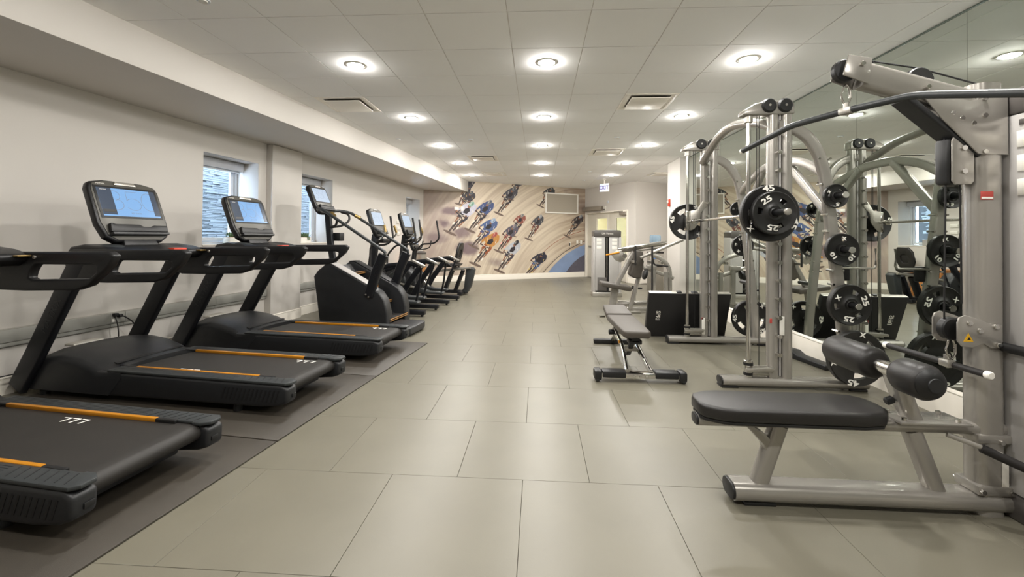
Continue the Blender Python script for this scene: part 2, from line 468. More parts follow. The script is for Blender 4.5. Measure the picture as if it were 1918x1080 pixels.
# wall raceway with outlets
rc = struct('trim_2', MB().b(0, .012, -3.4, 5.945, .37, .52, .002), M['steel']); rc.location = O; rc.rotation_euler = (0, 0, RZL)
rc2 = struct('trim_3', MB().b(0, .012, 6.59, 11.0, .37, .52, .002), M['steel']); rc2.location = O; rc2.rotation_euler = (0, 0, RZL)
M['race'] = mat('raceway_grey', '#a3a29b', .45, metal=.2, var=.02)
for lo, hi, par in ((-3.4, 5.945, rc), (6.59, 11.0, rc2)):
    v = lo
    cuts = [lo]+[c for c in (-.5, 1.35, 2.6, 3.93, 4.05, 5.1, 8.0, 9.4) if lo < c < hi]+[hi]
    for a, b_ in zip(cuts, cuts[1:]):
        part('raceway_segment', MB().b(.010, .045, a+.0015, b_-.0015, .415, .515, .003), M['race'], par)
        part('raceway_lip', MB().b(.010, .028, a+.0015, b_-.0015, .378, .410, .003), M['race'], par)

# exit doors
rot_d = math.atan2((B2-A2).y, (B2-A2).x)
df = MB(); df.b(.03, .085, -.02, .17, 0, 2.10, .004); df.b(1.965, 2.02, -.02, .17, 0, 2.10, .004); df.b(.085, 1.965, -.02, .17, 2.05, 2.10, .004)
dfr = struct('door_frame', df, M['trim']); dfr.location = (A2.x, A2.y, 0); dfr.rotation_euler = (0, 0, rot_d)
M['doorp'] = mat('door_paint', '#d9d3c5', .45, var=.015)
for n, (a, b_, la, lb) in enumerate(((.09, 1.15, .55, 1.05), (1.155, 1.96, 1.45, 1.90))):
    d = struct('door_%d' % (n+1), MB().prism([(a, .01), (b_, .01), (b_, 2.045), (a, 2.045)], .05, .095, 'xz', .003, holes=[(la, .80), (lb, .80), (lb, 1.885), (la, 1.885)]), M['doorp'])
    d.location = (A2.x, A2.y, 0); d.rotation_euler = (0, 0, rot_d)
    part('vision_pane', MB().b(la, lb, .068, .076, .80, 1.885, 0), M['glass'], d)
    part('glazing_bead', MB().prism([(la-.02, .78), (lb+.02, .78), (lb+.02, 1.905), (la-.02, 1.905)], .042, .052, 'xz', .003, holes=[(la, .80), (lb, .80), (lb, 1.885), (la, 1.885)]), M['trim'], d)
    hx = 1.10 if n == 0 else 1.21
    part('push_bar', MB().tube([(a+.12, .0, 1.0), (b_-.12, .0, 1.0)], .018, 12).b(a+.1, a+.15, 0, .05, .97, 1.03).b(b_-.15, b_-.1, 0, .05, .97, 1.03), M['steel'], d)
def on_door(s, y, z): return (A2.x+math.cos(rot_d)*s-math.sin(rot_d)*y, A2.y+math.sin(rot_d)*s+math.cos(rot_d)*y, z)
M['operator'] = mat('operator_bronze', '#a0988d', .4, metal=.5)
t = thing('door_operator', 'bronze grey door operator box above the left exit door leaf', 'door closer', on_door(.46, 0, 2.205), rot_d)
part('housing', MB().b(-.45, .45, -.13, -.001, -.065, .065, .008), M['operator'], t)
part('arm', MB().tube([(-.25, -.09, -.065), (-.25, -.09, -.10), (.0, -.2, -.115), (.38, -.05, -.125)], .010, 8), M['operator'], t)
t = thing('door_closer', 'small bronze door closer at the top corner of right exit door leaf', 'door closer', on_door(1.82, 0, 2.0), rot_d)
part('housing', MB().b(-.12, .14, -.06, .048, -.045, .045, .006), M['operator'], t)
part('arm', MB().tube([(.0, -.03, .045), (.0, -.03, .07), (-.35, -.05, .07)], .009, 8), M['operator'], t)
t = thing('motion_sensor', 'small white box beside the bronze door operator', 'sensor', on_door(1.02, 0, 2.19), rot_d)
part('case', MB().b(-.06, .06, -.05, -.001, -.08, .07, .01), M['offwhite'], t); part('lens', MB().b(-.03, .03, -.056, -.048, -.06, -.02, .003), M['condark'], t)
t = thing('thermostat', 'small square grey thermostat on the wall above the exit doors', 'thermostat', on_door(1.145, 0, 2.383), rot_d)
part('case', MB().b(-.04, .04, -.02, -.001, -.045, .045, .006), M['frame'], t)
# corridor behind the doors
cd = MB(); cd.b(-.6, 2.14, 1.9, 2.0, 0, 2.7, 0); cd.b(-.7, -.6, .16, 2.0, 0, 2.7, 0); cd.b(2.10, 2.14, .16, 1.9, 0, 2.7, 0)
o = struct('wall_corridor', cd, M['yellow']); o.location = (A2.x, A2.y, 0); o.rotation_euler = (0, 0, rot_d)
o = struct('ceiling_corridor', MB().b(-.7, 2.14, .15, 2.0, 2.7, 2.8, 0), M['wall']); o.location = (A2.x, A2.y, 0); o.rotation_euler = (0, 0, rot_d)
o = struct('floor_corridor', MB().b(-.7, 2.14, .15, 2.0, -.1, -.004, 0), M['rub']); o.location = (A2.x, A2.y, 0); o.rotation_euler = (0, 0, rot_d)
M['olive'] = mat('olive_panel', '#8f8a6c', .6)
o = struct('door_corridor', MB().b(1.66, 2.08, .40, .44, 0, 2.1, .004), M['olive']); o.location = (A2.x, A2.y, 0); o.rotation_euler = (0, 0, rot_d)

# exit sign, alarm strobe, sprinklers
t = thing('exit_sign', 'lit white exit sign hanging from the ceiling before the exit doors', 'exit sign', (1.80, 11.9, 2.655), math.radians(-42))
part('housing', MB().b(-.15, .15, -.012, .012, -.11, .11, .006), M['offwhite'], t)
part('face', MB().b(-.14, .14, -.016, -.012, -.10, .10, .001), M['exit'], t)
text('EXIT', .15, M['exitred'], t, FACE_CAM((0, -.0175, -.005)), bold=.0025)
part('stem', MB().cyl((0, 0, .11), (0, 0, .222), .012).cyl((0, 0, .222), (0, 0, .234), .045), M['offwhite'], t)
t = thing('fire_alarm', 'red fire alarm strobe on the white pillar', 'fire alarm', (2.80, 9.36, 2.04))
part('base', MB().b(-.03, -.001, -.05, .05, -.075, .075, .006), M['red'], t)
part('strobe', MB().b(-.055, -.03, -.03, .03, -.01, .05, .008), M['offwhite'], t)
sp_l = {0: 'round sprinkler cap nearest the camera, by the right downlights', }
for n, (x, y, lb) in enumerate([(1.25, 6.95, 'sprinkler cap in the ceiling right of centre, between the two middle downlight rows'), (1.246, 10.53, 'sprinkler cap in the ceiling before the exit sign'), (1.277, 12.2, 'sprinkler cap in the ceiling closest to the mural'), (-1.13, 7.09, 'sprinkler cap left of the centre downlights'), (-2.33, 6.99, 'sprinkler cap close to the left soffit'), (-2.31, 2.80, 'sprinkler cap at the top left, closest to the camera')]):
    t = thing('sprinkler_cap', lb, 'sprinkler', (x, y, H), group='sprinkler caps in the ceiling')
    part('plate', MB().cyl((0, 0, -.008), (0, 0, 0), .042, 20), M['frame'], t); part('disc', MB().cyl((0, 0, -.016), (0, 0, -.008), .028, 20), M['offwhite'], t)
# ceiling diffusers
VL = ['square ceiling air vent beside the left soffit', 'square ceiling air vent right of centre, nearest the camera', 'square ceiling air vent left of the middle downlight row, nearer of two', 'square ceiling air vent right of centre, between the first one and the exit sign', 'square ceiling air vent left of centre, nearest the mural', 'square ceiling air vent in the alcove beyond the pillar']
M['ventdark'] = mat('vent_recess', '#77716a', .7, var=.03)
for (x, y), lb in zip(VENTS, VL):
    t = thing('air_vent', lb, 'air vent', (x, y, H), group='square ceiling air vents')
    q = lambda k: [(-k, -k), (k, -k), (k, k), (-k, k)]
    part('frame', MB().prism(q(.297), -.004, .006, 'xy', .002, holes=q(.262)), M['trim'], t)
    part('cone', MB().loft([[Vector((a, b_, .0)) for a, b_ in q(.262)], [Vector((a, b_, .005)) for a, b_ in q(.225)]], cap=False), M['trim'], t)
    part('recess', MB().b(-.262, .262, -.262, .262, .0055, .006, 0), M['ventdark'], t)
    part('plaque', MB().b(-.215, .215, -.215, .215, -.022, -.012, .004), M['trim'], t)
# downlights (and the lamps' own light)
LX = [-1.735, .065, 1.865]; LY = [3.95+1.8*k for k in range(-2, 5)]
ln = MB(); ln.lathe([(0, -.022), (.030, -.0205), (.055, -.015), (.068, -.008), (.072, 0)], n=24); lens_me = ln.mesh('lens', M['lamp'])
rg = MB(); rg.lathe([(.072, 0), (.072, -.006), (.088, -.005), (.094, 0)], n=28); ring_me = rg.mesh('trim_ring', M['offwhite'])
COLN = ['left', 'centre', 'right']; ROWN = {2: 'nearest visible row', 3: 'second row ahead', 4: 'third row ahead', 5: 'fourth row ahead', 6: 'farthest row, by the mural'}
for k, y in enumerate(LY):
    for c, x in enumerate(LX):
        if k >= 2: lb = 'round ceiling downlight, %s column, %s' % (COLN[c], ROWN[k])
        else: lb = 'round ceiling downlight %s, %s column' % (['behind the camera', 'just ahead of the camera, above the frame'][k], COLN[c])
        t = thing('downlight', lb, 'downlight', (x, y, H), group='round ceiling downlights')
        link('trim_ring', ring_me, t); link('lens', lens_me, t)
t = thing('downlight', 'unseen round downlight added behind the pillar to brighten the alcove', 'downlight', (3.665, 10.35, H), group='round ceiling downlights')  # extra hidden lamp, added to brighten the exit door and alcove walls
link('trim_ring', ring_me, t); link('lens', lens_me, t)
for x, y in ((1.3, 1.0),):
    p_ = on_door(x, y, 2.69); ld = bpy.data.lights.new('corridor_lamp', 'AREA'); ld.shape = 'DISK'; ld.size = .25; ld.energy = 22; ld.color = (1, .93, .82)
    lo = bpy.data.objects.new('corridor_lamp', ld); COL.objects.link(lo); lo.location = p_

# ------------------------------------------------------------------ mural
mm = bpy.data.materials.new('mural_print'); mm.use_nodes = True
N = mm.node_tree.nodes; K = mm.node_tree.links; bs = N['Principled BSDF']; bs.inputs['Roughness'].default_value = .55
tc = N.new('ShaderNodeTexCoord'); sx = N.new('ShaderNodeSeparateXYZ'); K.new(tc.outputs['Object'], sx.inputs[0])
def mth(op, a, b_=None, c=None):
    n = N.new('ShaderNodeMath'); n.operation = op
    for i, v in enumerate((a, b_, c)):
        if v is None: continue
        if isinstance(v, (int, float)): n.inputs[i].default_value = v
        else: K.new(v, n.inputs[i])
    return n.outputs[0]
def mrange(v, a, b_, c=0., d=1.):
    n = N.new('ShaderNodeMapRange'); n.interpolation_type = 'SMOOTHSTEP'; K.new(v, n.inputs[0])
    for i, q in enumerate((a, b_, c, d)): n.inputs[i+1].default_value = q
    return n.outputs[0]
def mixc(f, a, b_):
    n = N.new('ShaderNodeMix'); n.data_type = 'RGBA'; K.new(f, n.inputs[0])
    for i, v in ((6, a), (7, b_)):
        if isinstance(v, str): n.inputs[i].default_value = (*lin(v), 1)
        else: K.new(v, n.inputs[i])
    return n.outputs[2]
X_, Z_ = sx.outputs[0], sx.outputs[2]
dx = mth('SUBTRACT', X_, 5.6); dz = mth('ADD', Z_, 1.3)
rad = mth('SQRT', mth('ADD', mth('MULTIPLY', dx, dx), mth('MULTIPLY', dz, dz))); an = mth('ARCTAN2', dz, dx)
cv = N.new('ShaderNodeCombineXYZ'); K.new(mth('MULTIPLY', rad, 7), cv.inputs[0]); K.new(mth('MULTIPLY', an, 1.3), cv.inputs[1])
nz = N.new('ShaderNodeTexNoise'); nz.inputs['Scale'].default_value = 1.3; nz.inputs['Detail'].default_value = 5; K.new(cv.outputs[0], nz.inputs['Vector'])
nb2 = N.new('ShaderNodeTexNoise'); nb2.inputs['Scale'].default_value = 1.6; nb2.inputs['Detail'].default_value = 4; nb2.inputs['Distortion'].default_value = .6; K.new(tc.outputs['Object'], nb2.inputs['Vector'])
colr = mixc(mrange(nz.outputs['Fac'], .35, .68), '#bdad99', '#d8cbb6')
lf = mth('MULTIPLY', mrange(X_, 1.9, .2), mrange(nb2.outputs['Fac'], .25, .6, .45, 1))
colr = mixc(mth('MULTIPLY', lf, .75), colr, '#9d8c86')
rt = mth('MULTIPLY', mrange(X_, 3.6, 5.2), mrange(nz.outputs['Fac'], .3, .6, 1, .5))
colr = mixc(mth('MULTIPLY', rt, .8), colr, '#95806e')
for (bx, bz, br, bh, k) in ((.75, 2.0, .38, .16, .85), (.62, 1.66, .34, .2, .9), (1.15, 1.42, .4, .2, .8), (1.3, .93, .36, .22, .9), (2.2, .52, .4, .2, .55), (.35, 1.25, .4, .2, .6), (1.75, 1.9, .3, .1, .4), (4.9, 2.35, .6, .5, .35)):
    ex = mth('DIVIDE', mth('SUBTRACT', X_, bx), br); ez = mth('DIVIDE', mth('SUBTRACT', Z_, bz), bh)
    dd = mth('ADD', mth('SQRT', mth('ADD', mth('MULTIPLY', ex, ex), mth('MULTIPLY', ez, ez))), mth('MULTIPLY', mth('SUBTRACT', nb2.outputs['Fac'], .5), 2.2))
    colr = mixc(mth('MULTIPLY', mrange(dd, 1.05, .35), k), colr, '#6d5960')
K.new(colr, bs.inputs['Base Color'])
mural = part('mural_print', MB().b(.0, 5.352, -.006, -.0005, .165, H, 0), mm, wall_mural, label='printed mural of racing cyclists on a wooden track')
def flat(mb, pts, lay): mb.poly([(x, -.0065-lay*.00025, z) for x, z in pts])
def arc_band(pts, w, mat_, name, lay=1):
    mb = MB(); P_ = fillet([(x, 0, z) for x, z in pts], .4, 8); a = []; b_ = []
    for i, p in enumerate(P_):
        t = (P_[min(i+1, len(P_)-1)]-P_[max(i-1, 0)]).normalized(); n = Vector((-t.z, 0, t.x))*w/2
        a.append((p+n).xz); b_.append((p-n).xz)
    for i in range(len(P_)-1): flat(mb, [a[i], a[i+1], b_[i+1], b_[i]], lay)
    return part(name, mb, M[mat_] if mat_ in M else mat_, mural)
M['pblue'] = mat('print_blue', '#7e92b4', .55, var=.08, vscale=3); M['pdark'] = mat('print_slate', '#575460', .55, var=.08)
M['pred'] = mat('print_red', '#8a4632', .55); M['pblack'] = mat('print_black', '#3a2c28', .55)
mb = MB()
outer = [(3.975, .168), (4.12, .33), (4.25, .45), (4.405, .579), (4.65, .76), (4.923, .894), (5.13, .985), (5.35, 1.055), (5.35, .168)]
for i in range(len(outer)-2): flat(mb, [outer[i], outer[i+1], (5.35, .168)], 1)
part('track_apron', mb, M['pblue'], mural)
mb = MB(); outer = [(4.63, .168), (4.80, .36), (4.964, .508), (5.15, .63), (5.35, .73)]
for i in range(len(outer)-1): flat(mb, [outer[i], outer[i+1], (5.35, .168)], 2)
part('track_infield', mb, M['pdark'], mural)
arc_band([(3.809, .82), (4.11, 1.054), (4.509, 1.277), (4.957, 1.425), (5.35, 1.53)], .016, 'pred', 'track_line')
arc_band([(3.797, .175), (4.151, .52), (4.587, .832), (5.036, 1.039), (5.35, 1.17)], .02, 'pblack', 'track_line')
PC = {}
def pc(h):
    if h not in PC: PC[h] = mat('print_ink', h, .55, var=.10, vscale=25)
    return PC[h]
def rider(head, wheel, jersey, helmet, shorts='#2b2830', accent='#d8d2c6', skin='#8a6048', lean=1.0, wid=1.0, top=2.889):
    hx, hz = head; wx, wz = wheel; H_ = math.hypot(hx-wx, hz-wz)
    ey = Vector((hx-wx, hz-wz)); perp = Vector((ey.y, -ey.x)); ex = (perp*.6+Vector((H_, 0))*.4)*wid*.80
    mats = [pc(c) for c in (jersey, helmet, shorts, accent, skin, '#262026', '#6b5a50')]
    mb = MB(); lay = [2]
    def T_(p):
        q = Vector((wx, wz))+ex*p[0]+ey*p[1]; return (min(max(q.x, .002), 5.35), min(max(q.y, .168), top))
    def sh(mi, pts, step=1):
        mb.mi = mi; pts = [T_(p) for p in pts]
        try: flat(mb, pts, lay[0])
        except Exception: pass
        lay[0] += step*.4
    def el(mi, cx, cy, rx, ry, n=14, a=0):
        sh(mi, [(cx+rx*math.cos(2*PI*i/n)*math.cos(a)-ry*math.sin(2*PI*i/n)*math.sin(a), cy+rx*math.cos(2*PI*i/n)*math.sin(a)+ry*math.sin(2*PI*i/n)*math.cos(a)) for i in range(n)])
    def li(mi, pts, w=.018):
        for a, b_ in zip(pts, pts[1:]):
            t = Vector((b_[0]-a[0], b_[1]-a[1])).normalized(); n = Vector((-t.y, t.x))*w/2
            sh(mi, [(a[0]+n.x, a[1]+n.y), (b_[0]+n.x, b_[1]+n.y), (b_[0]-n.x, b_[1]-n.y), (a[0]-n.x, a[1]-n.y)], .3)
    el(6, .06, -.01, .24, .035)
    el(5, .09, .27, .035, .20)            # rear wheel
    el(6, .09, .27, .018, .165)
    el(5, .0, .19, .036, .19); el(6, .0, .19, .014, .155)
    li(5, [(.0, .19), (.01, .50), (.10, .42), (.09, .27)], .022); li(3, [(.02, .40), (.08, .30)], .02)
    sh(2, [(.04, .66), (.17, .68), (.22, .50), (.15, .34), (.09, .38), (.13, .50)])
    sh(4, [(.15, .40), (.20, .42), (.17, .22), (.13, .22)]); el(3, .15, .19, .03, .05)
    sh(2, [(-.10, .66), (.04, .68), (.0, .50), (-.06, .40), (-.12, .46)])
    sh(4, [(-.10, .48), (-.04, .46), (-.03, .30), (-.07, .28)]); el(3, -.05, .26, .03, .045)
    sh(0, [(-.16, .66), (-.04, .58), (.12, .60), (.21, .72), (.24, .86), (.16, .96), (.0, .98), (-.12, .92), (-.19, .80)])
    sh(5, [(-.05, .62), (.08, .63), (.11, .74), (.02, .82), (-.07, .74)])
    sh(0, [(-.19, .84), (-.12, .88), (-.16, .68), (-.22, .58), (-.26, .62)]); sh(0, [(.20, .88), (.26, .82), (.22, .64), (.14, .54), (.12, .59), (.17, .70)])
    sh(4, [(-.26, .62), (-.21, .60), (-.20, .52), (-.25, .52)]); sh(4, [(.12, .60), (.16, .57), (.12, .50), (.08, .53)])
    li(5, [(-.25, .56), (-.18, .54), (.10, .53), (.14, .56)], .025); li(3, [(-.12, .545), (.02, .54)], .012)
    el(4, -.01, .86, .055, .065); el(1, .0, .93, .075, .085); li(3, [(-.04, .96), (-.02, .90)], .012); li(5, [(.02, .985), (.03, .90)], .012)
    li(3, [(-.14, .78), (-.08, .70)], .015); li(3, [(.17, .80), (.20, .72)], .018)
    return part('printed_rider', mb, mats, mural)
rider((1.40, 3.08), (1.02, 2.22), '#3d3a42', '#2e2c34', wid=1.0)
rider((1.43, 2.60), (1.00, 1.98), '#38343a', '#545a60', accent='#c7a860', wid=1.2)
rider((1.46, 2.29), (.728, 1.416), '#b9b7c4', '#86a898', shorts='#2d2a33', wid=1.05)
rider((2.02, 2.36), (1.335, 1.482), '#41507a', '#6c6f78', wid=.95)
rider((2.14, 1.82), (1.446, 1.022), '#4a5c85', '#93a5bb', shorts='#444c74', wid=1.05)
rider((2.20, 1.41), (1.497, .502), '#b5803f', '#a8544a', shorts='#8c4a28', accent='#e2dccf', wid=1.0)
rider((3.08, 1.99), (2.693, 1.35), '#8f5447', '#8b8a86', wid=1.15)
rider((2.83, 1.66), (2.244, .874), '#55525e', '#74757c', shorts='#7c3b34', accent='#e0a79a', wid=1.0)
rider((2.91, 1.17), (2.266, .282), '#b3b6bd', '#2a272b', shorts='#3a3640', wid=1.0)
rider((3.72, 1.98), (3.249, 1.236), '#45464d', '#9b9ea2', shorts='#6d3b34', wid=.95)
rider((2.80, 2.80), (2.231, 2.00), '#4a4a52', '#6a6a70', shorts='#2c2a33', wid=1.0)
rider((2.98, 3.12), (2.62, 2.45), '#4a4a52', '#a65342', wid=.9)
rider((4.12, 2.86), (3.654, 2.28), '#3b3f42', '#4d5356', wid=1.2)
rider((5.22, 2.02), (4.638, 1.341), '#3a3236', '#8e949b', wid=.95)
rider((3.84, .80), (3.16, .10), '#2c2c3a', '#2c2c3a', shorts='#4a6590', accent='#d7c07a', wid=1.1)
# framed board and switch plates on the mural wall
def on_m(s, y, z):
    a = math.atan2((A2-M2).y, (A2-M2).x); return (M2.x+math.cos(a)*s-math.sin(a)*y, M2.y+math.sin(a)*s+math.cos(a)*y, z)
rm = math.atan2((A2-M2).y, (A2-M2).x)
t = thing('framed_board', 'white framed beige pinboard mounted high on the mural', 'notice board', on_m(4.45, -.007, 2.37), rm)
part('frame', MB().prism([(-.61, -.325), (.61, -.325), (.61, .325), (-.61, .325)], -.05, 0, 'xz', .005, holes=[(-.57, -.285), (.57, -.285), (.57, .285), (-.57, .285)]), M['white'], t)
M['pin'] = mat('pinboard_fabric', '#aaa294', .9, var=.03, vscale=60, bump=.3, bscale=300)
part('board', MB().b(-.57, .57, -.03, -.001, -.285, .285, 0), M['pin'], t)
for s, z, w, h, lb in ((.955, 2.087, .13, .085, 'wide white wall plate on the mural near its left end'), (1.124, 2.085, .075, .12, 'upright white wall plate beside the wide plate on the mural'), (5.054, 1.145, .075, .12, 'white wall plate at the right end of the mural, left of two'), (5.2, 1.136, .075, .12, 'white wall plate at the right end of the mural, right of two'), (4.78, 1.06, .07, .13, 'black bracket plate on the mural right of the white plates')):
    t = thing('wall_plate', lb, 'wall plate', on_m(s, -.007, z), rm, group='switch and socket plates on the mural wall')
    dk = s == 4.78
    part('plate', MB().b(-w/2, w/2, -.010, 0, -h/2, h/2, .003), M['offwhite'], t)
    part('socket', MB().b(-w/4-(.02 if dk else 0), (w/4 if not dk else -.01), -.03 if dk else -.014, -.0095, -h/3, h/3, .002), M['black' if dk else 'white'], t)

# ------------------------------------------------------------------ rubber mats along the left wall
MB_ = {}
for v0, v1, lb in ((.40, 1.645, 'black rubber mat running under the frame corner, nearest the camera'), (1.655, 2.905, 'black rubber mat under the nearest treadmill, bottom left'), (2.915, 4.165, 'black rubber mat under the middle treadmill'), (4.175, 5.43, 'black rubber mat under the farthest treadmill')):
    t = thing('floor_mat', lb, 'mat', Lw(1.45, (v0+v1)/2, 0), RZL, group='rubber mats under the treadmills')
    part('mat', MB().b(-1.2, 1.2, -(v1-v0)/2, (v1-v0)/2, .0, .011, .004), M['mat'], t)

# ------------------------------------------------------------------ treadmills
def panel(x0, z0, x1, z1, y=0):     # plane facing +x and up: local x -> +y, local y -> up the slope
    return basis((x0, y, z0), (0, 1, 0), (x1-x0, 0, z1-z0))
def numeral_350(mb, mx, w, h, cx, cy, h0, th=.005):
    """thin ring numerals 3 5 0 side by side"""
    def arc(cx_, cy_, rx, ry, a0, a1, n=18): return [(cx_+rx*math.cos(math.radians(a0+(a1-a0)*i/n)), cy_+ry*math.sin(math.radians(a0+(a1-a0)*i/n))) for i in range(n+1)]
    d = w/3.0; x3, x5, x0 = cx-d, cx, cx+d
    for pts in (arc(x3-.1*d, cy+h*.25, d*.36, h*.25, 150, -80), arc(x3-.1*d, cy-h*.22, d*.46, h*.29, 85, -150),
                [(x5+.36*d, cy+h*.5), (x5-.34*d, cy+h*.5), (x5-.38*d, cy+h*.02)], arc(x5-.02*d, cy-h*.18, d*.46, h*.32, 140, -150),
                arc(x0, cy, d*.48, h*.5, 0, 360, 28)):
        ribbon(mb, pts, th, mx, h0)
def console(t, mx, hw, h, detail=True, menu=True, word='MATRIX'):
    s = hw/.29; q = h/.55
    poly = [(-.19*s, 0), (.19*s, 0), (.255*s, .045*q), (.287*s, .16*q), (.287*s, .47*q), (.265*s, .525*q), (.16*s, .548*q), (-.16*s, .548*q), (-.265*s, .525*q), (-.287*s, .47*q), (-.287*s, .16*q), (-.255*s, .045*q)]
    mb = MB(); mb.prism(poly, -.07, -.006, 'xy', .018, mx, seg=3); part('console_housing', mb, M['condark'], t)
    face = [(x*.93, .015+y*.95) for x, y in poly]
    mb = MB(); mb.prism(face, -.008, .0, 'xy', .003, mx); part('console_face', mb, M['conface'], t)
    mb = MB(); mb.prism([(-.252*s, .205*q), (.252*s, .205*q), (.252*s, .49*q), (-.252*s, .49*q)], -.002, .003, 'xy', .002, mx); part('screen_bezel', mb, M['black'], t)
    sc = MB(); sc.prism([(-.232*s, .222*q), (.232*s, .222*q), (.232*s, .472*q), (-.232*s, .472*q)], .002, .0035, 'xy', 0, mx)
    scr = part('screen', sc, M['screen'] if menu else M['screen3'], t)
    mb = MB()
    if menu:
        mb.prism([(-.232*s, .235*q), (-.125*s, .235*q), (-.125*s, .472*q), (-.232*s, .472*q)], .0036, .0040, 'xy', 0, mx)
        mb.prism([(.185*s, .235*q), (.232*s, .235*q), (.232*s, .472*q), (.185*s, .472*q)], .0036, .0040, 'xy', 0, mx)
        part('menu_strip', mb, M['screen2'], scr)
        mb = MB(); mb.prism([(-.225*s, .255*q), (-.13*s, .255*q), (-.13*s, .28*q), (-.225*s, .28*q)], .0041, .0044, 'xy', 0, mx); part('menu_button', mb, M['condark'], scr)
    mb = MB(); numeral_350(mb, mx, .40*s if menu else .42*s, .17*q, .03*s if menu else 0, .365*q, .0039 if menu else .0037, .004*s)
    part('numerals', mb, M['digit'], scr, kind='stuff')
    if detail: text('LAKE SHORE' if not menu else 'KE  SHOR', .020*s, M['digit'], scr, mx @ Matrix.Translation((.03*s, .252*q, .0040)), ext=.0002)
    if detail:
        text(word, .019*s, M['white'], scr if False else t, mx @ Matrix.Translation((-.19*s, .508*q, .0006)), ext=.0003)
        if menu: text(word, .013*s, M['white'], scr, mx @ Matrix.Translation((-.185*s, .455*q, .0043)), ext=.0002)
    mb = MB(); mb.prism([(-.09*s, .505*q), (.09*s, .505*q), (.075*s, .535*q), (-.075*s, .535*q)], -.002, .008, 'xy', .004, mx); part('fan_vent', mb, M['steel'], t)
    # ledge with a raised middle lip
    mb = MB(); mb.prism([(-.235*s, .075*q), (.235*s, .075*q), (.24*s, .135*q), (.12*s, .135*q), (.095*s, .12*q), (.03*s, .12*q), (.0, .14*q), (-.19*s, .14*q), (-.205*s, .15*q), (-.225*s, .15*q)], .0, .035, 'xy', .007, mx)
    part('tablet_ledge', mb, M['black'], t)
    mb = MB(); mb.prism([(-.23*s, .045*q), (.23*s, .045*q), (.235*s, .07*q), (-.235*s, .07*q)], -.004, .045, 'xy', .006, mx); part('lower_tray', mb, M['dark'], t)
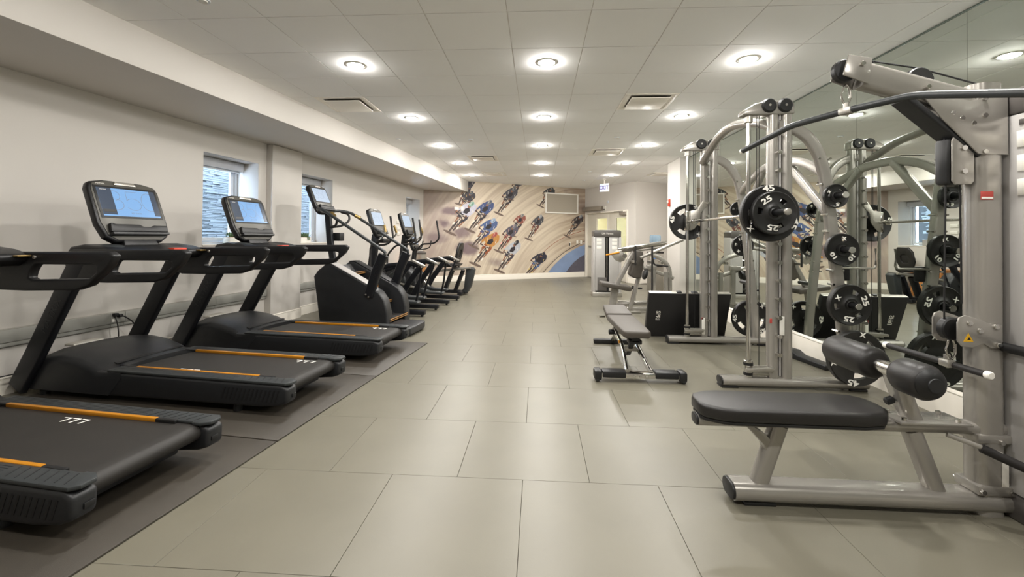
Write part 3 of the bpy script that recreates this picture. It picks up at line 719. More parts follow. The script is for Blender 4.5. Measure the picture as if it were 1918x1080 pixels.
def treadmill(v, label, marks=((1.62, .19),)):
    t = thing('treadmill', label, 'treadmill', Lw(0, v, .011), RZL, group='treadmills in a row on rubber mats')
    W_ = .37
    # chassis with rounded rear corners
    mb = MB()
    side = [(.22, .035), (2.28, .06), (2.42, .075), (2.49, .10), (2.495, .20), (2.44, .222), (.95, .222), (.28, .26)]
    for sg in (-1, 1): mb.prism(side, sg*(W_-.105), sg*W_, 'xz', .022, seg=3)
    mb.b(.3, 2.3, -.27, .27, .05, .15, .01)
    part('side_frame', mb, M['dark'], t)
    mb = MB()
    for sg in (-1, 1):
        for k in range(14): mb.prism([(1.96+k*.033, .10), (1.972+k*.033, .10), (2.002+k*.033, .185), (1.99+k*.033, .185)], sg*(W_-.002), sg*(W_+.002), 'xz', 0)
    part('side_ribs', mb, M['black'], t, kind='stuff')
    mb = MB()
    for a in range(1): mb.prism([(.86, .135), (2.36, .135)]+[(2.40+.055*math.sin(math.radians(k))*.9, .178-.045*math.cos(math.radians(k))) for k in range(15, 180, 15)]+[(2.36, .223), (.86, .223)], -.262, .262, 'xz', 0)
    part('belt', mb, M['belt'], t)
    mb = MB()
    for k in range(3):
        for x0, yy in marks:
            x = x0+k*.062
            mb.poly([(x, yy, .2236), (x+.052, yy, .2236), (x+.052, yy+.009, .2236), (x, yy+.009, .2236)])
            mb.poly([(x+.030, yy-.045, .2236), (x+.043, yy-.045, .2236), (x+.052, yy, .2236), (x+.040, yy, .2236)])
    part('belt_mark', mb, M['white'], t, kind='stuff')
    for sg in (-1, 1):
        mb = MB(); pl = [(.96, W_-.110), (2.40, W_-.110), (2.40, W_-.120), (2.455, W_-.120), (2.50, W_-.09), (2.50, W_-.03), (2.47, W_-.002), (.96, W_-.002)]
        mb.prism([(x, sg*y) for x, y in pl][::sg], .220, .240, 'xy', .007, seg=2)
        r = part('side_rail', mb, M['graphite'], t)
        mb = MB()
        for k in range(7):
            x = 2.08+k*.052; mb.prism([(x, sg*(W_-.095)), (x+.006, sg*(W_-.095)), (x+.040, sg*(W_-.02)), (x+.034, sg*(W_-.02))], .2395, .2412, 'xy', 0)
        for k in range(5): mb.b(1.0, 2.05, sg*(W_-.085+k*.016)-.0012, sg*(W_-.085+k*.016)+.0012, .2395, .2408, 0)
        part('tread_groove', mb, M['dark'], r, kind='stuff')
        mb = MB(); mb.b(1.10, 2.17, sg*(W_-.127), sg*(W_-.104), .222, .2435, .003); part('orange_strip', mb, M['orange'], t, label='orange anodised strip along the belt edge')
        mb = MB(); mb.b(.94, 1.10, sg*(W_-.127), sg*(W_-.104), .221, .2425, .004).b(2.17, 2.30, sg*(W_-.127), sg*(W_-.104), .221, .2425, .004); part('strip_end', mb, M['black'], t)
        mb = MB(); mb.b(2.488, 2.499, sg*(W_-.085), sg*(W_-.045), .13, .155, .002); part('socket', mb, M['black'], t)
        mb = MB(); mb.cyl((2.05, sg*(W_-.06), -.001), (2.05, sg*(W_-.06), .07), .03, 14).cyl((.32, sg*(W_-.04), -.001), (.32, sg*(W_-.04), .06), .03, 14)
        part('foot', mb, M['black'], t)
    # motor hood
    xs = [.17, .20, .34, .52, .68, .82, .92, .985]; zt = [.16, .255, .325, .345, .325, .285, .252, .232]
    ysn = [-1, -.985, -.9, -.6, -.2, .2, .6, .9, .985, 1]; rings = []
    for x, z in zip(xs, zt):
        row = [Vector((x, -W_-.005, .05))]
        for y in ysn: row.append(Vector((x-(.05*abs(y)**3 if x > .9 else 0)+(.16*abs(y)**4 if x > .95 else 0), y*(W_+.005), z-.045*max(0, abs(y)-.8)/.2*(1 if x < .95 else .2)-(.04 if abs(y) == 1 else 0)+.012*(1-abs(y)**2))))
        row.append(Vector((x, W_+.005, .05))); rings.append(row)
    mb = MB(); mb.loft(rings); part('motor_hood', mb, M['dark'], t, ang=50)
    mb = MB(); mb.box((.925, 0, .262), (.03, .56, .012), .004, rot=(0, .3, 0)); part('hood_lip', mb, M['black'], t)
    mb = MB(); mb.b(.20, .30, -.13, .10, .318, .338, .006); part('cable_hatch', mb, M['offwhite'], t)
    # masts and D-shaped handrails
    for sg in (-1, 1):
        y = sg*.392
        mb = MB(); mb.sweep([(.15, y, .06), (.30, y, .30), (.70, y, 1.00), (.755, y, 1.10)], rrect(.052, .165, .02, 3), up=(-.85, 0, .5), scale=[.95, 1, 1.05, 1.05])
        ms = part('mast', mb, M['mast'], t)
        if sg == -1: text('MATRIX', .085, M['dark'], ms, basis((.50, y-.0275, .64), (.50, 0, .87), (-.87, 0, .50)), ext=.0008)
        else:
            mb = MB(); mb.prism([(0, 0), (.05, 0), (.05, .03), (0, .03)], .0, .0012, 'xy', 0, basis((.665, y-.0275, .885), (1, 0, 0), (0, 0, 1))); part('warning_sticker', mb, M['redlabel'], ms)
        out = [(.68, 1.145), (1.12, 1.150), (1.66, 1.158), (1.705, 1.135), (1.66, 1.06), (1.52, .945), (1.42, .915), (1.0, .90), (.80, .90), (.66, .94), (.60, 1.05), (.62, 1.12)]
        inn = [(1.10, 1.070), (1.30, 1.072), (1.54, 1.075), (1.575, 1.065), (1.57, 1.03), (1.52, .992), (1.40, .985), (1.2, .978), (1.08, .972), (1.05, .985), (1.06, 1.02), (1.08, 1.05)]
        mb = MB(); mb.prism(out, y-.027, y+.027, 'xz', .013, holes=inn, seg=3); part('handrail', mb, M['black'], t)
        mb = MB(); mb.cyl((1.10, y-.035, 1.115), (1.10, y+.035, 1.115), .012, 12, bev=.003); part('bolt', mb, M['steel'], t)
    mb = MB(); mb.prism([(.60, 1.04), (.98, 1.06), (1.04, 1.10), (1.03, 1.135), (.92, 1.165), (.74, 1.185), (.62, 1.165), (.57, 1.10)], -.392, .392, 'xz', .02, seg=3); part('dash', mb, M['black'], t)
    mb = MB()
    for yy in (-.27, .27): mb.lathe([(0, .012), (.06, .010), (.085, 0), (.085, -.02)], (.86, yy, 1.168), (.12, 0, 1), 22)
    part('cup_rim', mb, M['graphite'], t)
    mb = MB(); mb.b(.97, 1.05, .07, .19, 1.125, 1.15, .006); part('stop_button', mb, M['red'], t, label='red stop bar')
    mb = MB(); mb.b(1.02, 1.06, .10, .17, 1.10, 1.118, .004).b(1.02, 1.07, .30, .37, 1.118, 1.13, .004); part('sensor_plate', mb, M['gold'], t)
    mb = MB(); mb.prism([(-.15, 0), (.15, 0), (.13, .10), (-.13, .10)], -.06, -.01, 'xy', .01, panel(.84, 1.15, .79, 1.24)); part('console_neck', mb, M['black'], t)
    console(t, panel(.80, 1.205, .59, 1.735), .29, .55)
    return t
tr = treadmill(2.31, 'nearest black treadmill, its console outside the frame at bottom left')
treadmill(3.575, 'middle black treadmill with a lit screen and orange belt strips', ((2.14, .20), (1.42, -.19)))
treadmill(4.89, 'farthest black treadmill, standing in front of the stair climber', ((2.12, .20), (1.30, -.19)))
# power cords
def cord(label, pts, r=.006, plug=None, plugs=()):
    mb = MB(); mb.tube([Lw(*p) for p in pts], r, 8, fil=.08)
    o = thing('power_cord', label, 'cord', Lw(*pts[0]), RZL)
    part('cable', mb, M['black'], o)
    ch = o.children[0]; ch.matrix_parent_inverse = o.matrix_basis.inverted()
    p = Vector(pts[0]); mb = MB(); mb.b(-.003, .035, -.018, .018, -.015, .015, .005); part('plug', mb, M['black'], o)
    return o
cord('black power cord looping from the raceway outlet down behind the middle treadmill', [(.048, 3.985, .485), (.09, 4.0, .48), (.105, 4.09, .40), (.10, 4.13, .25), (.095, 4.03, .02)])
cord('thin black cord drooping from the raceway outlet beside the looped cord', [(.048, 3.945, .50), (.075, 3.955, .42), (.082, 3.965, .30), (.082, 3.955, .18), (.08, 3.93, .02)], .005)
cord('black cord hanging along the baseboard, far left', [(.048, 2.75, .30), (.07, 2.9, .20), (.085, 3.1, .165), (.10, 3.35, .17), (.10, 3.50, .02)], .005)
t = thing('wall_outlet', 'grey raceway outlet with a white switch where the cords plug in', 'outlet', Lw(.045, 3.97, .465), RZL)
part('plate', MB().b(0, .004, -.055, .055, -.045, .045, .002), M['race'], t); part('socket', MB().b(.003, .006, .02, .045, .0, .03, .001), M['black'], t); part('switch', MB().b(.003, .008, -.045, -.02, -.035, -.005, .001), M['white'], t)

# planters on the window sills
def planter(loc, label, n=46, seed=3):
    R = random.Random(seed); t = thing('potted_succulent', label, 'plant', loc, RZL, group='succulents in white pots on the window sills')
    part('pot', MB().prism([(-.05, -.16), (.05, -.16), (.05, .16), (-.05, .16)], 0, .085, 'xy', .006), M['white'], t)
    mb = MB(); mb.b(-.044, .044, -.154, .154, .078, .088, .002); part('soil', mb, M['wood'], t)
    mb = MB()
    for k in range(n*3):
        a = R.uniform(0, 2*PI); cx, cy = R.uniform(-.035, .035), R.uniform(-.13, .15); h = R.uniform(.02, .09)
        tip = Vector((cx+math.cos(a)*.04, cy+math.sin(a)*.05, .085+h)); b0 = Vector((cx, cy, .083)); s = Vector((-math.sin(a), math.cos(a), 0))*.008; m_ = (b0+tip)/2+Vector((0, 0, .012))
        mb.loft([[b0+s*.3, b0-s*.3, b0+Vector((0, 0, .004))], [m_+s, m_-s, m_+Vector((0, 0, .006))], [tip+s*.1, tip-s*.1, tip+Vector((0, 0, .002))]])
    for k in range(6):
        p = Vector((.05, .05+k*.012, .09)); mb.loft([[p+Vector((0, 0, .006)), p+Vector((0, .008, 0)), p], [p+Vector((.012, .004, -.05)), p+Vector((.012, .010, -.05)), p+Vector((.016, .006, -.05))]])
    part('leaves', mb, M['green'], t, kind='stuff'); return t
planter(Lw(-.15, 5.60, ZS+.018), 'green succulent trailing from a white pot in the window left of the pilaster')
planter(Lw(-.17, 6.99, ZS+.018), 'green succulent in a white pot in the window right of the pilaster', seed=5)
t = thing('sill_box', 'small grey metal box on the sill of the farthest window', 'box', Lw(-.12, 10.90, ZS+.018), RZL)
part('case', MB().b(-.08, .08, -.13, .13, 0, .15, .008), M['steel'], t); part('grille', MB().b(.079, .084, -.11, .11, .02, .13, .003), M['shroud'], t)

# ------------------------------------------------------------------ stair climber
t = thing('stair_climber', 'black stair climber with long sloping handrails and orange edged steps', 'stair climber', Lw(0, 6.22, 0), RZL)
body = [(.95, .01), (.90, .35), (.84, .72), (.90, .80), (1.02, .895), (1.10, .89), (1.68, .60), (1.80, .53), (1.88, .42), (1.92, .25), (1.925, .01)]
for sg in (-1, 1):
    mb = MB(); mb.prism(body, sg*.205, sg*.375, 'xz', .02, seg=3); part('side_panel', mb, M['dark'], t)
    mb = MB(); mb.sweep([(1.02, sg*.292, .899), (1.10, sg*.292, .900), (1.68, sg*.292, .607)], rrect(.155, .014, .005, 2)) ; part('sloping_band', mb, M['shroud' if sg < 0 else 'dark'], t, label='silver band on the sloping edge' if sg < 0 else None)
    mb = MB(); mb.sweep([(1.66, sg*.365, .48), (1.76, sg*.365, .80), (1.86, sg*.365, 1.03)], rrect(.07, .13, .02, 3), up=(1, 0, 0)); post = part('rail_post', mb, M['mast'], t)
    mb = MB(); mb.cyl((1.63, sg*.405, .50), (1.63, sg*.355, .50), .011, 10).cyl((1.67, sg*.405, .47), (1.67, sg*.355, .47), .011, 10); part('bolt', mb, M['steel'], t)
    mb = MB(); mb.tube([(.74, sg*.14, 1.63), (.80, sg*.25, 1.655), (.95, sg*.35, 1.63), (1.80, sg*.37, 1.12), (1.89, sg*.37, 1.06), (1.87, sg*.37, 1.0)], .021, 14, fil=.07); part('handrail', mb, M['graphite'], t)
text('MATRIX', .06, M['black'], t, basis((1.775, -.402, .80), (.28, 0, .95), (-.95, 0, .28)), ext=.0008)
text('CLIMBMILL', .045, M['graphite'], t, basis((1.60, -.3765, .045), (1, 0, 0), (0, 0, 1)), ext=.001)
mb = MB(); mb.b(1.20, 1.28, -.379, -.374, .035, .06, .003); part('badge', mb, M['offwhite'], t)
mb = MB(); mb.prism([(.98, .02), (.90, .70), (1.06, .86), (1.86, .05), (1.86, .02)], -.30, .30, 'xz', 0); part('inner_cover', mb, M['black'], t)
for k in range(4):
    x, z = 1.15+k*.215, .76-k*.20
    mb = MB(); mb.b(x-.10, x+.13, -.29, .29, z-.02, z, .004); s = part('step', mb, M['belt'], t)
    for e in (0, .02):
        part('step_edge', MB().b(x+.125, x+.137, -.28, .28, z-.006-e*1.2, z+.002-e*1.2, .002), M['steporange'], s)
mb = MB(); mb.sweep([(.93, 0, .70), (.84, 0, 1.20), (.80, 0, 1.60)], rrect(.09, .06, .015, 3), up=(0, 1, 0)); part('console_mast', mb, M['mast'], t)
mb = MB(); mb.b(.84, .96, .05, .17, 1.20, 1.32, .01); part('bottle_cage', mb, M['black'], t)
mb = MB(); mb.tube([(.86, -.24, 1.63), (1.0, -.22, 1.60), (1.05, -.16, 1.50), (.98, -.08, 1.42), (.86, -.02, 1.40)], .016, 12, fil=.06); mb.tube([(.86, .24, 1.63), (1.0, .22, 1.60), (1.05, .16, 1.50), (.98, .08, 1.42), (.86, .02, 1.40)], .016, 12, fil=.06); part('front_grip', mb, M['foam'], t)
mb = MB(); mb.cyl((1.05, .30, 1.585), (1.12, .335, 1.545), .026, 14); mb.cyl((1.05, -.30, 1.585), (1.12, -.335, 1.545), .026, 14); part('pulse_grip', mb, M['gold'], t)
console(t, panel(.80, 1.60, .60, 2.03), .205, .46, detail=False, menu=False)
mb = MB(); mb.prism([(1.93, -.60), (2.25, -.60), (2.32, -.52), (2.33, -.10), (2.30, .02), (1.93, .02)], .02, .115, 'xy', .02, seg=3); mb.b(1.95, 2.28, -.55, -.02, 0, .03, .005)
tt = thing('step_platform', 'low black step platform behind the farthest treadmill, by the stair climber', 'step', Lw(0, 6.22, 0), RZL)
part('platform', mb, M['dark'], tt)

# ------------------------------------------------------------------ elliptical trainers
def elliptical(v, label, lean):
    t = thing('elliptical_trainer', label, 'elliptical', Lw(0, v, 0), RZL, group='elliptical trainers between stair climber and bike')
    mb = MB(); mb.b(.35, 1.35, -.05, .05, .03, .10, .01)
    for s in (-.31, .31): mb.b(1.20, 1.98, s-.045, s+.045, .03, .10, .008)
    mb.b(1.15, 1.27, -.35, .35, .03, .10, .01).b(.32, .42, -.34, .34, .03, .09, .01); part('base_frame', mb, M['mast'], t)
    mb = MB()
    for s in (-.31, .31):
        mb.cyl((1.93, s, 0), (1.93, s, .035), .02, 12).cyl((.37, s, 0), (.37, s, .035), .02, 12)
    part('levelling_foot', mb, M['black'], t)
    for s in (-.31, .31):
        mb = MB(); mb.sweep([(1.22, s, .08), (1.42, s, .45), (1.70, s, .83)], rrect(.05, .10, .015, 2), up=(-.8, 0, .6))
        mb.sweep([(1.0, s*.9, .68), (1.35, s, .80), (1.72, s, .845), (1.86, s, .82)], rrect(.055, .075, .02, 2)); part('rear_arm', mb, M['mast'], t)
        mb = MB(); mb.box((1.86, s, .845), (.24, .075, .035), .008, rot=(0, .42, 0)); part('arm_cap', mb, M['steel'], t)
        mb = MB(); mb.cyl((1.90, s-.045, .79), (1.90, s+.045, .79), .018, 12); part('pivot_bolt', mb, M['chrome'], t)
        k = 0 if s < 0 else .09
        mb = MB(); mb.sweep([(1.90, s*.93, .79), (1.86-k, s*.9, .45), (1.80-k, s*.85, .18)], rrect(.022, .035, .008, 2), up=(1, 0, 0)); part('hanging_link', mb, M['mast'], t)
        x0 = 1.62-k
        mb = MB(); mb.prism([(x0-.25, .20), (x0+.20, .19), (x0+.25, .215), (x0+.22, .24), (x0-.05, .245), (x0-.22, .30), (x0-.27, .26)], s*.8-.075, s*.8+.075, 'xz', .015, seg=2); part('pedal', mb, M['graphite'], t)
        mb = MB(); mb.tube([(.80, s*.6, .40), (1.25, s*.75, .30+k), (x0-.1, s*.8, .20)], .022, 10); part('pedal_arm', mb, M['steel'], t)
        mb = MB(); dx = -.07 if s < 0 else .08
        mb.tube([(1.02, s*.95, .62), (1.02, s*1.0, .95), (1.10+dx, s*1.0, 1.12), (1.38+dx, s*.95, 1.14), (1.48+dx, s*.92, 1.24), (1.42+dx, s*.88, 1.60)], .017, 12, fil=.07); part('swing_arm', mb, M['foam'], t)
    mb = MB(); mb.prism([(.42, .06), (.36, .35), (.42, .60), (.62, .74), (.98, .70), (1.22, .52), (1.25, .25), (1.12, .07)], -.16, .16, 'xz', .05, seg=3); part('body_shroud', mb, M['dark'], t)
    mb = MB(); mb.cyl((.86, -.20, .40), (.86, .20, .40), .20, 30, bev=.02); part('crank_disc', mb, M['graphite'], t)
    mb = MB(); mb.sweep([(.88, 0, .66), (.92, 0, 1.0), (.96, 0, 1.30)], rrect(.12, .10, .02, 3), up=(0, 1, 0)); part('console_mast', mb, M['mast'], t)
    mb = MB(); mb.tube([(1.02, -.06, 1.20), (1.14, -.20, 1.22), (1.24, -.21, 1.32), (1.20, -.18, 1.44)], .015, 12, fil=.05); mb.tube([(1.02, .06, 1.20), (1.14, .20, 1.22), (1.24, .21, 1.32), (1.20, .18, 1.44)], .015, 12, fil=.05); part('fixed_grip', mb, M['chrome'], t)
    mb = MB(); mb.tube([(1.235, -.205, 1.34), (1.20, -.18, 1.46)], .020, 12); mb.tube([(1.235, .205, 1.34), (1.20, .18, 1.46)], .020, 12); part('pulse_grip', mb, M['gold'], t)
    mb = MB(); mb.b(1.0, 1.16, -.12, .12, 1.16, 1.24, .02); part('cup_holder', mb, M['condark'], t)
    console(t, panel(1.08, 1.27, .92, 1.76), .215, .50, detail=False, menu=False)
    return t
elliptical(7.36, 'black elliptical trainer right behind the stair climber', 0)
elliptical(8.56, 'black elliptical trainer beside the recumbent bike', 1)

# ------------------------------------------------------------------ recumbent bike
t = thing('recumbent_bike', 'black recumbent bike with a mesh backrest in front of the mural', 'exercise bike', Lw(0, 9.75, 0), RZL)
mb = MB(); mb.prism([(1.88, .57), (2.03, .60), (2.07, .56), (1.99, .20), (1.91, .05), (1.76, .04), (1.84, .16)], -.09, .09, 'xz', .02, seg=3)
part('rear_panel', mb, M['graphite'], t)
mb = MB()
for s in (-.12, .12): mb.sweep([(.9, s, .44), (1.3, s, .52), (2.0, s, .60)], rrect(.05, .045, .012, 2))
part('seat_rail', mb, M['steel'], t)
mb = MB(); mb.sweep([(1.55, 0, .52), (1.38, 0, .08)], rrect(.14, .08, .02, 2), up=(1, 0, 0)).sweep([(1.80, 0, .54), (1.62, 0, .08)], rrect(.14, .07, .02, 2), up=(1, 0, 0)).b(.3, 1.9, -.05, .05, .03, .10, .01).b(1.75, 1.85, -.28, .28, .02, .09, .01).b(.3, .4, -.28, .28, .02, .09, .01)
part('frame', mb, M['mast'], t)
mb = MB(); mb.prism([(1.28, .60), (1.70, .62), (1.74, .68), (1.60, .69), (1.30, .665), (1.25, .63)], -.21, .21, 'xz', .025, seg=3); part('seat', mb, M['vinyl'], t)
mb = MB(); mb.prism([(-.13, 0), (.13, 0), (.20, .14), (.19, .36), (.11, .45), (-.11, .45), (-.19, .36), (-.20, .14)], -.025, .025, 'xy', .012, basis((1.66, 0, .70), (0, 1, 0), (.09, 0, .44)), holes=[(-.05, .12), (.05, .12), (.09, .18), (.085, .26), (.05, .30), (-.05, .30), (-.085, .26), (-.09, .18)])
br = part('backrest', mb, M['vinyl'], t)
mb = MB(); mb.prism([(-.07, .10), (.07, .10), (.10, .20), (.07, .32), (-.07, .32), (-.10, .20)], -.006, .006, 'xy', .003, basis((1.66, 0, .70), (0, 1, 0), (.09, 0, .44))); part('mesh', mb, M['belt'], br)
mb = MB(); mb.tube([(1.45, -.25, .74), (1.62, -.25, .62), (1.70, 0, .58), (1.62, .25, .62), (1.45, .25, .74)], .016, 12, fil=.06); part('side_grip', mb, M['foam'], t)
mb = MB(); mb.prism([(.28, .08), (.25, .40), (.40, .62), (.70, .60), (.88, .40), (.92, .10)], -.14, .14, 'xz', .05, seg=3); part('body_shroud', mb, M['dark'], t)
for s in (-1, 1):
    mb = MB(); mb.tube([(.68, s*.15, .36), (.68+.15*s, s*.18, .28)], .014, 10); mb.box((.68+.16*s, s*.24, .28), (.10, .10, .03), .006); part('pedal', mb, M['black'], t)
mb = MB(); mb.sweep([(.60, 0, .55), (.66, 0, .95)], rrect(.10, .08, .02, 2), up=(0, 1, 0)); part('console_mast', mb, M['mast'], t)
mb = MB(); mb.tube([(.70, 0, .98), (.80, -.22, .98), (.92, -.25, 1.02), (.95, -.25, 1.18)], .014, 10, fil=.05); mb.tube([(.70, 0, .98), (.80, .22, .98), (.92, .25, 1.02), (.95, .25, 1.18)], .014, 10, fil=.05); part('handlebar', mb, M['foam'], t)
console(t, panel(.72, .96, .60, 1.30), .19, .36, detail=False, menu=False)

# far corner furniture, seen past the machines and in the mirror
t = thing('wooden_cabinet', 'low warm wood cabinet by the wall, mostly hidden behind the bike', 'cabinet', Lw(.27, 10.44, 0), RZL)
part('carcass', MB().b(-.25, .25, -.34, .34, 0, .64, .004), M['wood'], t)
for k in range(2):
    d = part('drawer', MB().b(.25, .268, -.32, .32, .05+k*.29, .33+k*.29, .004), M['wood'], t)
    part('pull', MB().b(.262, .271, -.08, .08, .26+k*.29, .295+k*.29, .002), M['black'], d)
t = thing('waste_bin', 'tall round brushed steel waste bin in the corner by the mural', 'waste bin', Lw(.24, 11.12, 0), RZL)
part('drum', MB().cyl((0, 0, 0), (0, 0, .82), .135, 32, bev=.006), M['steel'], t); part('lid', MB().lathe([(.135, 0), (.142, .01), (.142, .04), (.10, .075), (0, .08)], (0, 0, .82), n=32), M['capgrey'], t)
for k, (z, w) in enumerate(((1.62, .17), (1.47, .16), (1.34, .13))):
    t = thing('wall_card', ['top white card holder on the wall above the wooden cabinet', 'middle white card holder on the wall above the wooden cabinet', 'lowest white card holder on the wall above the wooden cabinet'][k], 'card holder', Lw(0, 10.27, z), RZL, group='card holders above the cabinet')
    part('holder', MB().prism([(0.001, -.04), (.02, -.04), (.035, .02), (.001, .04)], -w/2, w/2, 'xz', .003), M['white'], t)

# ------------------------------------------------------------------ smith machine
NEAR, FAR = 3.88, 5.42
t = smith = thing('smith_machine', 'silver smith machine with twin side frames loaded with black plates, by the mirror', 'weight machine', (0, 0, 0))
UPR = [(2.66, .0), (2.645, .29), (2.60, .74), (2.55, 1.2), (2.50, 1.65), (2.475, 1.84), (2.43, 2.02), (2.34, 2.17), (2.22, 2.255), (2.08, 2.275)]
M['fpaint'] = M['silver']
for Y, sg in ((NEAR, -1), (FAR, 1)):
    xr = 1.835
    mb = MB(); mb.sweep([(1.60, Y, .052), (2.80, Y, .052)], rrect(.13, .075, .036, 5)); part('foot_beam', mb, M['silver'], t)
    mb = MB(); mb.prism(rrect(.122, .068, .033, 5), 0, .012, 'xy', .002, basis((1.590, Y, .052), (0, 1, 0), (0, 0, 1))); part('beam_cap', mb, M['black'], t)
    for fx in (1.66, 2.72): part('foot_pad', MB().b(fx-.07, fx+.07, Y-.055, Y+.055, .0, .016, .004), M['black'], t)
    for xp in (2.035, 2.15): part('post', MB().sweep([(xp, Y, .07), (xp, Y, 2.375)], rrect(.088, .088, .035, 5), up=(0, 1, 0)), M['silver'], t)
    mb = MB(); mb.b(2.085, 2.10, Y-.02, Y+.02, .1, 2.37, .001); part('counterweight_track', mb, M['shroud'], t)
    part('guide_rod', MB().cyl((xr, Y, .10), (xr, Y, 2.36), .0175, 18), M['chrome'], t)
    mb = MB(); mb.cyl((xr, Y, .088), (xr, Y, .23), .036, 20, bev=.004); part('rod_collar', mb, M['chrome'], t)
    for z in (.115, .20): part('rubber_ring', MB().cyl((xr, Y, z-.012), (xr, Y, z+.012), .039, 20), M['black'], t)
    mb = MB(); mb.b(xr+.02, 1.995, Y-.03, Y+.03, .105, .125, .003).b(xr+.03, 1.995, Y-.012, Y+.012, .125, .185, .003); part('rod_bracket', mb, M['steel'], t)
    # header
    mb = MB(); mb.prism([(1.765, 2.355), (1.77, 2.395), (1.86, 2.452), (1.95, 2.478), (2.17, 2.478), (2.195, 2.455), (2.20, 2.365)], Y-.055, Y+.055, 'xz', .012, seg=3); part('header', mb, M['silver'], t)
    part('rod_cap', MB().cyl((xr, Y, 2.30), (xr, Y, 2.36), .033, 18, bev=.003), M['steel'], t)
    for xp in (1.98, 2.115):
        part('pulley', MB().cyl((xp, Y-.075, 2.435), (xp, Y+.075, 2.435), .062, 28, bev=.012), M['black'], t)
        part('pulley_bolt', MB().cyl((xp, Y-.08, 2.435), (xp, Y+.08, 2.435), .010, 10), M['steel'], t)
    for cxx in (1.905, 1.925): part('cable', MB().cyl((cxx, Y, 1.55 if cxx < 1.91 else .16), (cxx, Y, 2.40), .0035, 6), M['black'], t)
    # rear upright, top bend
    mb = MB(); mb.sweep([(x, Y, z) for x, z in UPR], rrect(.062, .098, .024, 4), up=(1, 0, .001)) if False else mb.sweep(fillet([(x, Y, z) for x, z in UPR], .06, 3), rrect(.098, .064, .024, 4), up=(0, 1, 0)); part('rear_upright', mb, M['silver'], t)
    for (x, z), dd in zip(((2.50, 1.65), (2.55, 1.2), (2.60, .74), (2.645, .29)), (0, 0, 0, 0)):
        y0, y1 = (Y-.22, Y-.02) if sg < 0 else (Y+.02, Y+.26)
        h = part('weight_horn', MB().cyl((x, y0, z), (x, y1, z), .024, 18, bev=.003), M['black'], t)
        e = y0 if sg < 0 else y1
        part('horn_tip', MB().cyl((x, e-.006, z), (x, e+.006, z), .026, 18, bev=.002), M['chrome'], h)
    for z in (1.98, 1.76, 1.50, 1.36, 1.02, .90, .50):
        x = 2.66-(.16*z/1.65 if z < 1.7 else .18+.1*(z-1.76))
        for xx in (x-.045, x+.045): part('bolt', MB().cyl((xx, Y-.036, z), (xx, Y+.036, z), .010, 8), M['chrome'], t)
    # safety pegs on the inner post
    for k in range(13):
        z = .30+k*.157
        part('peg', MB().cyl((2.052, Y-.092, z), (2.052, Y-.03, z), .013, 12, bev=.003).cyl((2.052, Y-.10, z), (2.052, Y-.088, z), .018, 12), M['chrome'], t)
    part('label_plate', MB().b(2.075 if sg < 0 else 1.995, 2.115 if sg < 0 else 2.03, Y-.047, Y-.0445, .46 if sg < 0 else .12, .62 if sg < 0 else .32, .001), M['white'], t)
    part('warning_strip', MB().b(1.992, 2.012, Y-.047, Y-.0445, .56 if sg < 0 else .30, .60 if sg < 0 else .325, .001), M['redlabel'], t)
    # carriage on the rod, hook plate
    mb = MB(); mb.b(xr-.03, xr+.03, Y-.032, Y+.032, 1.38, 1.62, .010); part('carriage', mb, M['chrome'], t)
    mb = MB(); mb.prism([(xr+.02, 1.62), (xr+.10, 1.63), (2.00, 1.74), (2.04, 1.73), (2.05, 1.68), (1.98, 1.60), (1.96, 1.48), (1.90, 1.40), (xr+.02, 1.38)], Y-.052, Y-.040, 'xz', .003); part('hook_plate', mb, M['steel'], t)
    part('safety_catch', MB().b(xr-.035, 1.995, Y-.06, Y-.052, .14, .16, .003) if False else MB().prism([(xr-.05, .145), (2.0, .15), (2.02, .185), (1.96, .19), (xr-.05, .175)], Y-.085, Y-.05, 'xz', .006), M['steel'], t)
part('bar', MB().cyl((1.865, 3.62, 1.49), (1.865, 5.68, 1.49), .0145, 18), M['chrome'], t)
for a, b_ in ((3.335, 3.78), (5.50, 5.95)): part('bar_sleeve', MB().cyl((1.865, a, 1.49), (1.865, b_, 1.49), .024, 20, bev=.003), M['black' if a < 4 else 'chrome'], t)
part('bar_end', MB().lathe([(0, 0), (.020, 0), (.026, .004), (.026, .02), (.012, .02)], (1.865, 3.327, 1.49), (0, 1, 0), 20), M['steel'], t)
part('bar_collar', MB().cyl((1.865, 5.24, 1.49), (1.865, 5.29, 1.49), .034, 20, bev=.008), M['chrome'], t)
mb = MB(); mb.tube(fillet([(2.03, 3.88, 2.26), (2.00, 3.97, 2.315), (1.965, 4.15, 2.375), (1.95, 4.4, 2.42), (1.955, 4.65, 2.42), (1.985, 5.0, 2.365), (2.0, 5.38, 2.215)], .15, 5), .042, 18); part('front_arch', mb, M['silver'], t)
mb = MB(); mb.sweep(fillet([(2.47, 5.40, 1.86), (2.455, 5.2, 1.945), (2.45, 4.8, 2.065), (2.45, 4.4, 2.065), (2.455, 4.1, 1.985), (2.47, 3.90, 1.87)], .15, 5), rrect(.055, .085, .022, 3)); part('rear_arch', mb, M['silver'], t)
mb = MB(); mb.sweep([(2.455, 4.42, 2.05), (2.50, 3.90, 1.53)], rrect(.055, .08, .02, 3)); part('rear_brace', mb, M['silver'], t)
mb = MB(); mb.sweep([(2.455, 4.84, 2.05), (2.50, 5.40, 1.53)], rrect(.055, .08, .02, 3)); part('rear_brace', mb, M['silver'], t)
mb = MB(); mb.tube([(2.56, 3.86, 1.04), (2.88, 3.86, 1.04), (2.88, 3.86, 1.21)], .009, 10, fil=.03); part('hook_rod', mb, M['steel'], t)
part('rest_pad', MB().prism(rrect(.08, .05, .02, 3), 0, .13, 'xy', .01, basis((2.65, 3.90, .93), (1, 0, 0), (0, 1, 0))), M['black'], t)

